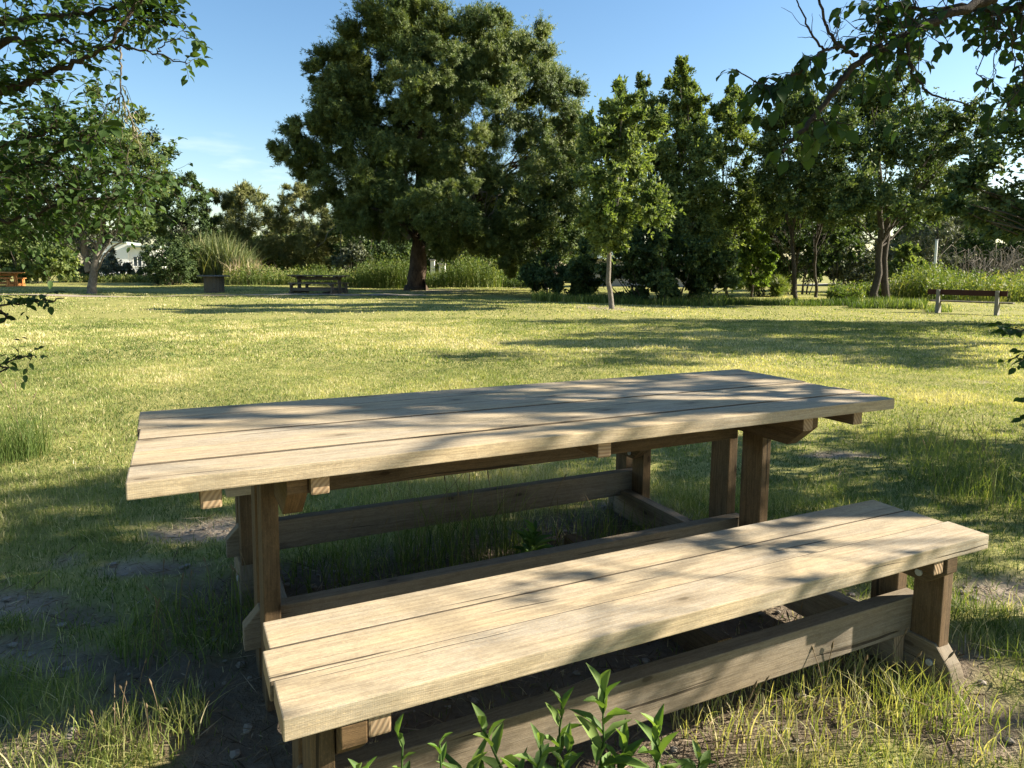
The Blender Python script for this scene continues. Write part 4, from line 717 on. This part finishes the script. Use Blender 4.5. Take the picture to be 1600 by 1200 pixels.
# leafy bush close at the right edge
rng = np.random.default_rng(41); p = (4.35, 4.75); t = thing('leafy_bush', 'dark green bush with broad leaves leaning in at the right edge of the lawn', 'shrub', (*p, gzp(*p))); b0 = np.array(t.location); tb, lv = Tubes(), Leaves()
for (x, y, Y, n) in ((1590, 520, 4.3, 8), (1572, 522, 4.2, 4), (1612, 565, 4.2, 9), (1650, 610, 4.3, 12), (1625, 640, 4.1, 8), (1660, 700, 4.2, 14), (1640, 760, 4., 12), (1700, 660, 4.5, 14)):
    e = at(x, y, Y) - b0; K = curve_pts([(rng.normal(0, .1), rng.normal(0, .1), -.05), (e[0] * .6, e[1] * .6, e[2] * .8 + .1), e], 10, rng, .02); tb.add(K, np.linspace(.009, .003, 10), 5); spray(rng, lv, tb, K, int(n * 1.5), .2, .052, .62, 6, .002, .1, .5, .35, 1, 1., .3)
link('stems', tb.mesh('stems'), M['bark_dark'], t, True); link('foliage', lv.mesh('foliage'), M['leaf_near'], t)

# ---------------------------------------------------------------- grass, litter and small plants
def table_clear(x, y):
    u, v = tuv(x, y); return u, v
def grass_field(name, label, seed, Y0, Y1, dens, h, w, seg, margin=1.2, lean=.55):
    rg = np.random.default_rng(seed); hw = .75 * Y1 + margin; n = int(2 * hw * (Y1 - Y0) * dens); x = rg.uniform(-hw, hw, n); y = rg.uniform(Y0, Y1, n)
    k = np.abs(x) < .75 * y + margin; x, y = x[k], y[k]; s = soil(x, y); cl = fbm(x * 5, y * 5, 21, 3); k = rg.random(len(x)) < (1 - s * .93) * (.25 + 1.1 * cl); x, y, s = x[k], y[k], s[k]; n = len(x)
    big = fbm(x * .35, y * .35, 31, 3); md = fbm(x * 1.6, y * 1.6, 41, 4); sm = fbm(x * 7, y * 7, 51, 2)
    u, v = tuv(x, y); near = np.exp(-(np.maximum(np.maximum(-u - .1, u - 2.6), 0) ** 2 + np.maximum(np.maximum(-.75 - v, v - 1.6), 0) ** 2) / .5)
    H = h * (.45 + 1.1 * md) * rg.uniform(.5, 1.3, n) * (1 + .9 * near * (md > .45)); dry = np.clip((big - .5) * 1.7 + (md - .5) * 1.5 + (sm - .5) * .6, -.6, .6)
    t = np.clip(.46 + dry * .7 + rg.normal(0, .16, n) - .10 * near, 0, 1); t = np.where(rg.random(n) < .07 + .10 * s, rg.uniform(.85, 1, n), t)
    me = blade_mesh(name, rg, x, y, gz(x, y) - .012 * s - .004, H, w * rg.uniform(.6, 1.3, n), t, lean, seg); return link('lawn_grass', me, M['grass'])
g0 = grass_field('lawn_grass', '', 1, 1.0, 4.2, 8500, .043, .0029, 3, 2.4, .8)
tag(g0, 'short uneven lawn grass, green and straw coloured, in front of and around the picnic table', 'grass', None, 'stuff')
g1 = grass_field('lawn_grass', '', 2, 4.2, 9, 4200, .036, .0052, 2, 3.2, .8); tag(g1, 'sunlit mown grass of the middle of the lawn', 'grass', None, 'stuff')
g2 = grass_field('lawn_grass', '', 3, 9, 17, 1100, .042, .012, 2, 4.5, .7); tag(g2, 'sunlit mown grass further out on the lawn', 'grass', None, 'stuff')
g3 = grass_field('lawn_grass', '', 4, 17, 44, 130, .045, .03, 1, 8., .7); tag(g3, 'grass of the far part of the lawn up to the trees', 'grass', None, 'stuff')
# dry litter on the bare soil
rg = np.random.default_rng(61); n = 42000; x = rg.uniform(-3.4, 3.6, n); y = rg.uniform(1.2, 5.2, n); k = rg.random(n) < soil(x, y) * .9 + .04; x, y = x[k], y[k]; n = len(x)
an = rg.uniform(0, 6.283, n); A = nz(np.stack([np.cos(an), np.sin(an), rg.normal(.05, .18, n)], 1)); N = nz(rg.normal(0, .35, (n, 3)) + [0, 0, 1])
v, q, t = rhomb(np.stack([x, y, gz(x, y) - .006 + rg.uniform(0, .012, n)], 1), A, N, rg.gamma(2., .018, n) + .012 + (rg.random(n) < .06) * rg.uniform(.05, .2, n), rg.uniform(.0018, .006, n), rg.beta(1.3, 2.2, n))
tag(link('leaf_litter', fast_mesh('leaf_litter', v, q, None, t), M['litter']), 'dry bits of straw, bark and leaf lying on the bare soil round the table', 'litter', None, 'stuff')
bmx = bmesh.new(); rr = random.Random(3)
for i in range(900):
    X = rr.uniform(-2.2, 2.8); Yy = rr.uniform(1.3, 4.2)
    if soil(np.array([X]), np.array([Yy]))[0] < .5: continue
    s = rr.uniform(.004, .016); ret = bmesh.ops.create_icosphere(bmx, subdivisions=1, radius=s)
    for vv in ret['verts']: vv.co = Vector((vv.co.x * rr.uniform(.8, 1.5), vv.co.y * rr.uniform(.8, 1.4), vv.co.z * .6)) + Vector((X, Yy, gzp(X, Yy) - .004))
me = bpy.data.meshes.new('gravel'); bmx.to_mesh(me); bmx.free(); tag(link('gravel', me, M['stone']), 'small stones and soil crumbs strewn on the bare ground by the table', 'stones', None, 'stuff')

def tall_tuft(label, p, seed, n, r, h, w=.0034, mat='grass', t0=.45, heads=0, lean=.55, name='grass_tuft', group=None, cat='grass tuft'):
    rg = np.random.default_rng(seed); a = rg.uniform(0, 6.283, n); d = r * np.sqrt(rg.random(n)); x, y = d * np.cos(a), d * np.sin(a); H = h * rg.uniform(.35, 1.1, n)
    zz = gz(x + p[0], y + p[1]) - gzp(p[0], p[1]) - .01
    o = link(name, blade_mesh(name, rg, x, y, zz, H, w * rg.uniform(.6, 1.3, n), np.clip(rg.normal(t0, .15, n), 0, 1), lean, 4), M[mat]); o.location = (p[0], p[1], gzp(p[0], p[1])); tag(o, label, cat, group)
    if heads:
        tb, lv = Tubes(), Leaves()
        for i in range(heads):
            b = rg.uniform(-r, r, 2) * .8; l = rg.normal(0, .2, 2); hh = h * rg.uniform(.95, 1.35); K = curve_pts([(b[0], b[1], 0), (b[0] + l[0] * hh * .4, b[1] + l[1] * hh * .4, hh * .6), (b[0] + l[0] * hh, b[1] + l[1] * hh, hh)], 7); tb.add(K, [.0012] * 7, 4); tb.add(K[-1] + (K[-1] - K[-2]) * np.linspace(-.9, .45, 6)[:, None] * 1., np.array([.001, .0024, .0028, .0024, .0016, .0006]) * (.8 + .5 * rg.random()), 6)
        link('seed_heads', tb.mesh('seed_heads'), M['dry'], o)
    return o
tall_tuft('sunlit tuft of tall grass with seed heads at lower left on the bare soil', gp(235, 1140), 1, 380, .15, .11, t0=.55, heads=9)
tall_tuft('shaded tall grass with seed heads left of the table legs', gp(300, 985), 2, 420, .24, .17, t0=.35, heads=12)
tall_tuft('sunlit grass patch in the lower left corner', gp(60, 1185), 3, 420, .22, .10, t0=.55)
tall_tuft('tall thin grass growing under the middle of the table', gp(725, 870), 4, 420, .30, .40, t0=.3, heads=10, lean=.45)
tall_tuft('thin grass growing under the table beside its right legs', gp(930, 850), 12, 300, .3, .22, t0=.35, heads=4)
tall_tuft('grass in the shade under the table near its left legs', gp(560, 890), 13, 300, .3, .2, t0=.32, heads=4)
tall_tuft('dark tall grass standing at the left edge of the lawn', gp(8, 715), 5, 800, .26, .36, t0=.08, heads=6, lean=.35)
tall_tuft('long shaded grass at the right edge below the leafy bush', gp(1570, 770), 6, 900, .5, .30, t0=.35, heads=10)
tall_tuft('long grass with thin stalks right of the table end', gp(1440, 700), 7, 500, .45, .26, t0=.4, heads=10)
tall_tuft('straw coloured grass in front of the bench, beside the leafy weeds', gp(1180, 1130), 8, 420, .24, .13, t0=.7, heads=14)
tall_tuft('dry grass stalks before the right end of the bench', gp(1330, 1075), 9, 360, .2, .15, t0=.68, heads=14)
tall_tuft('sparse straw grass in the lower right corner', gp(1490, 1175), 10, 420, .28, .11, t0=.66, heads=6)
tall_tuft('green grass tuft against the right foot of the bench', gp(1450, 1110), 11, 200, .12, .14, t0=.5)
# leafy weeds in front of the bench
def herb(label, p, seed, h, n, leaf, wr, stems=1, spread=.05, tint=.5, mat='herb', group='leafy weeds before the bench', upr=.35, name='leafy_weed', z=None):
    rng = np.random.default_rng(seed); t = thing(name, label, 'weed', (p[0], p[1], gzp(p[0], p[1])), 0, group); tb, lv = Tubes(), Leaves()
    for s_ in range(stems):
        b = rng.normal(0, spread, 2) if stems > 1 else np.zeros(2); l = rng.normal(0, .12, 2); hh = h * rng.uniform(.75, 1.05) if stems > 1 else h
        K = curve_pts([(b[0], b[1], -.01), (b[0] + l[0] * hh * .4, b[1] + l[1] * hh * .4, hh * .55), (b[0] + l[0] * hh, b[1] + l[1] * hh, hh)], 12, rng, .003); tb.add(K, np.linspace(.0038, .0018, 12), 6)
        f = np.linspace(.12, 1, n); a = np.arange(n) * 2.4 + rng.uniform(0, 6); jj = f * 11; aa = np.minimum(jj.astype(int), 10); O = K[aa] + (K[aa + 1] - K[aa]) * (jj - aa)[:, None]
        el = upr + f * f * 1.1 - .25 + rng.normal(0, .15, n); A = nz(np.stack([np.cos(a), np.sin(a), np.tan(np.clip(el, -.5, 1.35))], 1)); S = np.stack([-np.sin(a), np.cos(a), 0 * a], 1); N = nz(np.cross(A, S)); N = N * np.sign(N[:, 2:] + 1e-6)
        L = leaf * (.55 + .75 * np.sin(np.clip(f * 1.1, 0, 1) * 2.6)) * rng.uniform(.8, 1.15, n); lv.add(*big_leaf(O, A, nz(N + rng.normal(0, .15, (n, 3))), L, L * wr, np.clip(tint + rng.normal(0, .24, n), 0, 1), .3, .22))
    link('stems', tb.mesh('stems'), M[mat], t, True); link('leaves', lv.mesh('leaves'), M[mat], t); return t
def herb_at(label, px, py, seed, n, leaf, wr, stems=1, spread=.04, tint=.68, off=.12, **k):
    Y = 1.4
    for q in range(8): P = at(px, py, Y); Y = 1.141 + (P[0] + .393) * .487 - off
    herb(label, (P[0], Y), seed, P[2] - gzp(P[0], Y) - leaf * .75, n, leaf * .85, wr, stems, spread, tint, **k)
herb_at('tallest upright weed with toothed leaves standing before the bench', 937, 1052, 1, 22, .088, .27)
herb_at('upright broad leaved weed at the right of the weeds before the bench', 1022, 1095, 2, 19, .084, .30, upr=.5)
herb_at('arching long narrow leaved weed at the left of the weeds before the bench', 772, 1085, 3, 20, .115, .17, 2, .04, upr=.25)
herb_at('weed with a few upright narrow leaves under the bench edge, leftmost of the tall weeds', 748, 1075, 13, 14, .11, .15, 2, .03, off=.16, upr=.6)
herb_at('weed with long drooping leaves between the arching weed and the tallest weed', 815, 1115, 14, 16, .09, .22, 2, .05, upr=.2)
herb_at('bushy weed with small leaves just left of the tallest weed', 868, 1125, 4, 16, .06, .3, 3, .05, .4)
herb_at('small leaved pale weed low at the left below the bench edge', 672, 1130, 5, 18, .042, .38, 5, .06, .55)
herb_at('low leafy weed with pale leaves at the bottom edge before the bench', 800, 1140, 6, 18, .065, .32, 4, .06, .65, off=.2)
herb_at('thin yellowish weed stalk low before the bench, left of the arching weed', 715, 1140, 8, 16, .05, .33, 3, .04, .6, off=.18)
herb_at('low broad leaved weed at the bottom edge between the two upright weeds', 985, 1150, 16, 16, .075, .32, 3, .06, .5, off=.2)
herb_at('small weed sprouting at the right end of the leafy weeds', 1075, 1150, 15, 15, .055, .38, 3, .05, .55)
herb('leafy weed poking up behind the near bench under the table', gp(830, 905), 7, .20, 12, .085, .3, 3, .07, .35)
# dried thistle heads by the left end of the bench
for i, (px, py, h_, lab) in enumerate(((528, 1245, .155, 'taller dried white thistle by the left bench leg'), (563, 1250, .13, 'shorter dried white thistle by the left bench leg'))):
    rg = np.random.default_rng(70 + i); p = gp(px, py); o = None; tb, lv = Tubes(), Leaves(); K = curve_pts([(0, 0, 0), (.005, 0, h_ * .5), (-.004, .003, h_)], 8, rg, .002); tb.add(K, [.0016] * 8, 5); tb.add([K[4], K[4] + [.03, -.01, .05], K[4] + [.035, -.012, .07]], [.0012] * 3, 4)
    for c, m in ((K[-1], 40), (K[4] + np.array([.035, -.012, .07]), 22)):
        A = nz(unit(rg, m) + [0, 0, .25]); lv.add(*rhomb(c + A * .003, A, unit(rg, m), .022 * rg.uniform(.6, 1.2, m), .0045, rg.uniform(.6, 1, m)))
    o = link('dry_thistle', tb.mesh('dry_thistle'), M['dry']); o.location = (p[0], p[1], gzp(p[0], p[1])); link('flower_heads', lv.mesh('flower_heads'), M['dry'], o); tag(o, lab, 'thistle', 'dried thistles by the bench leg')
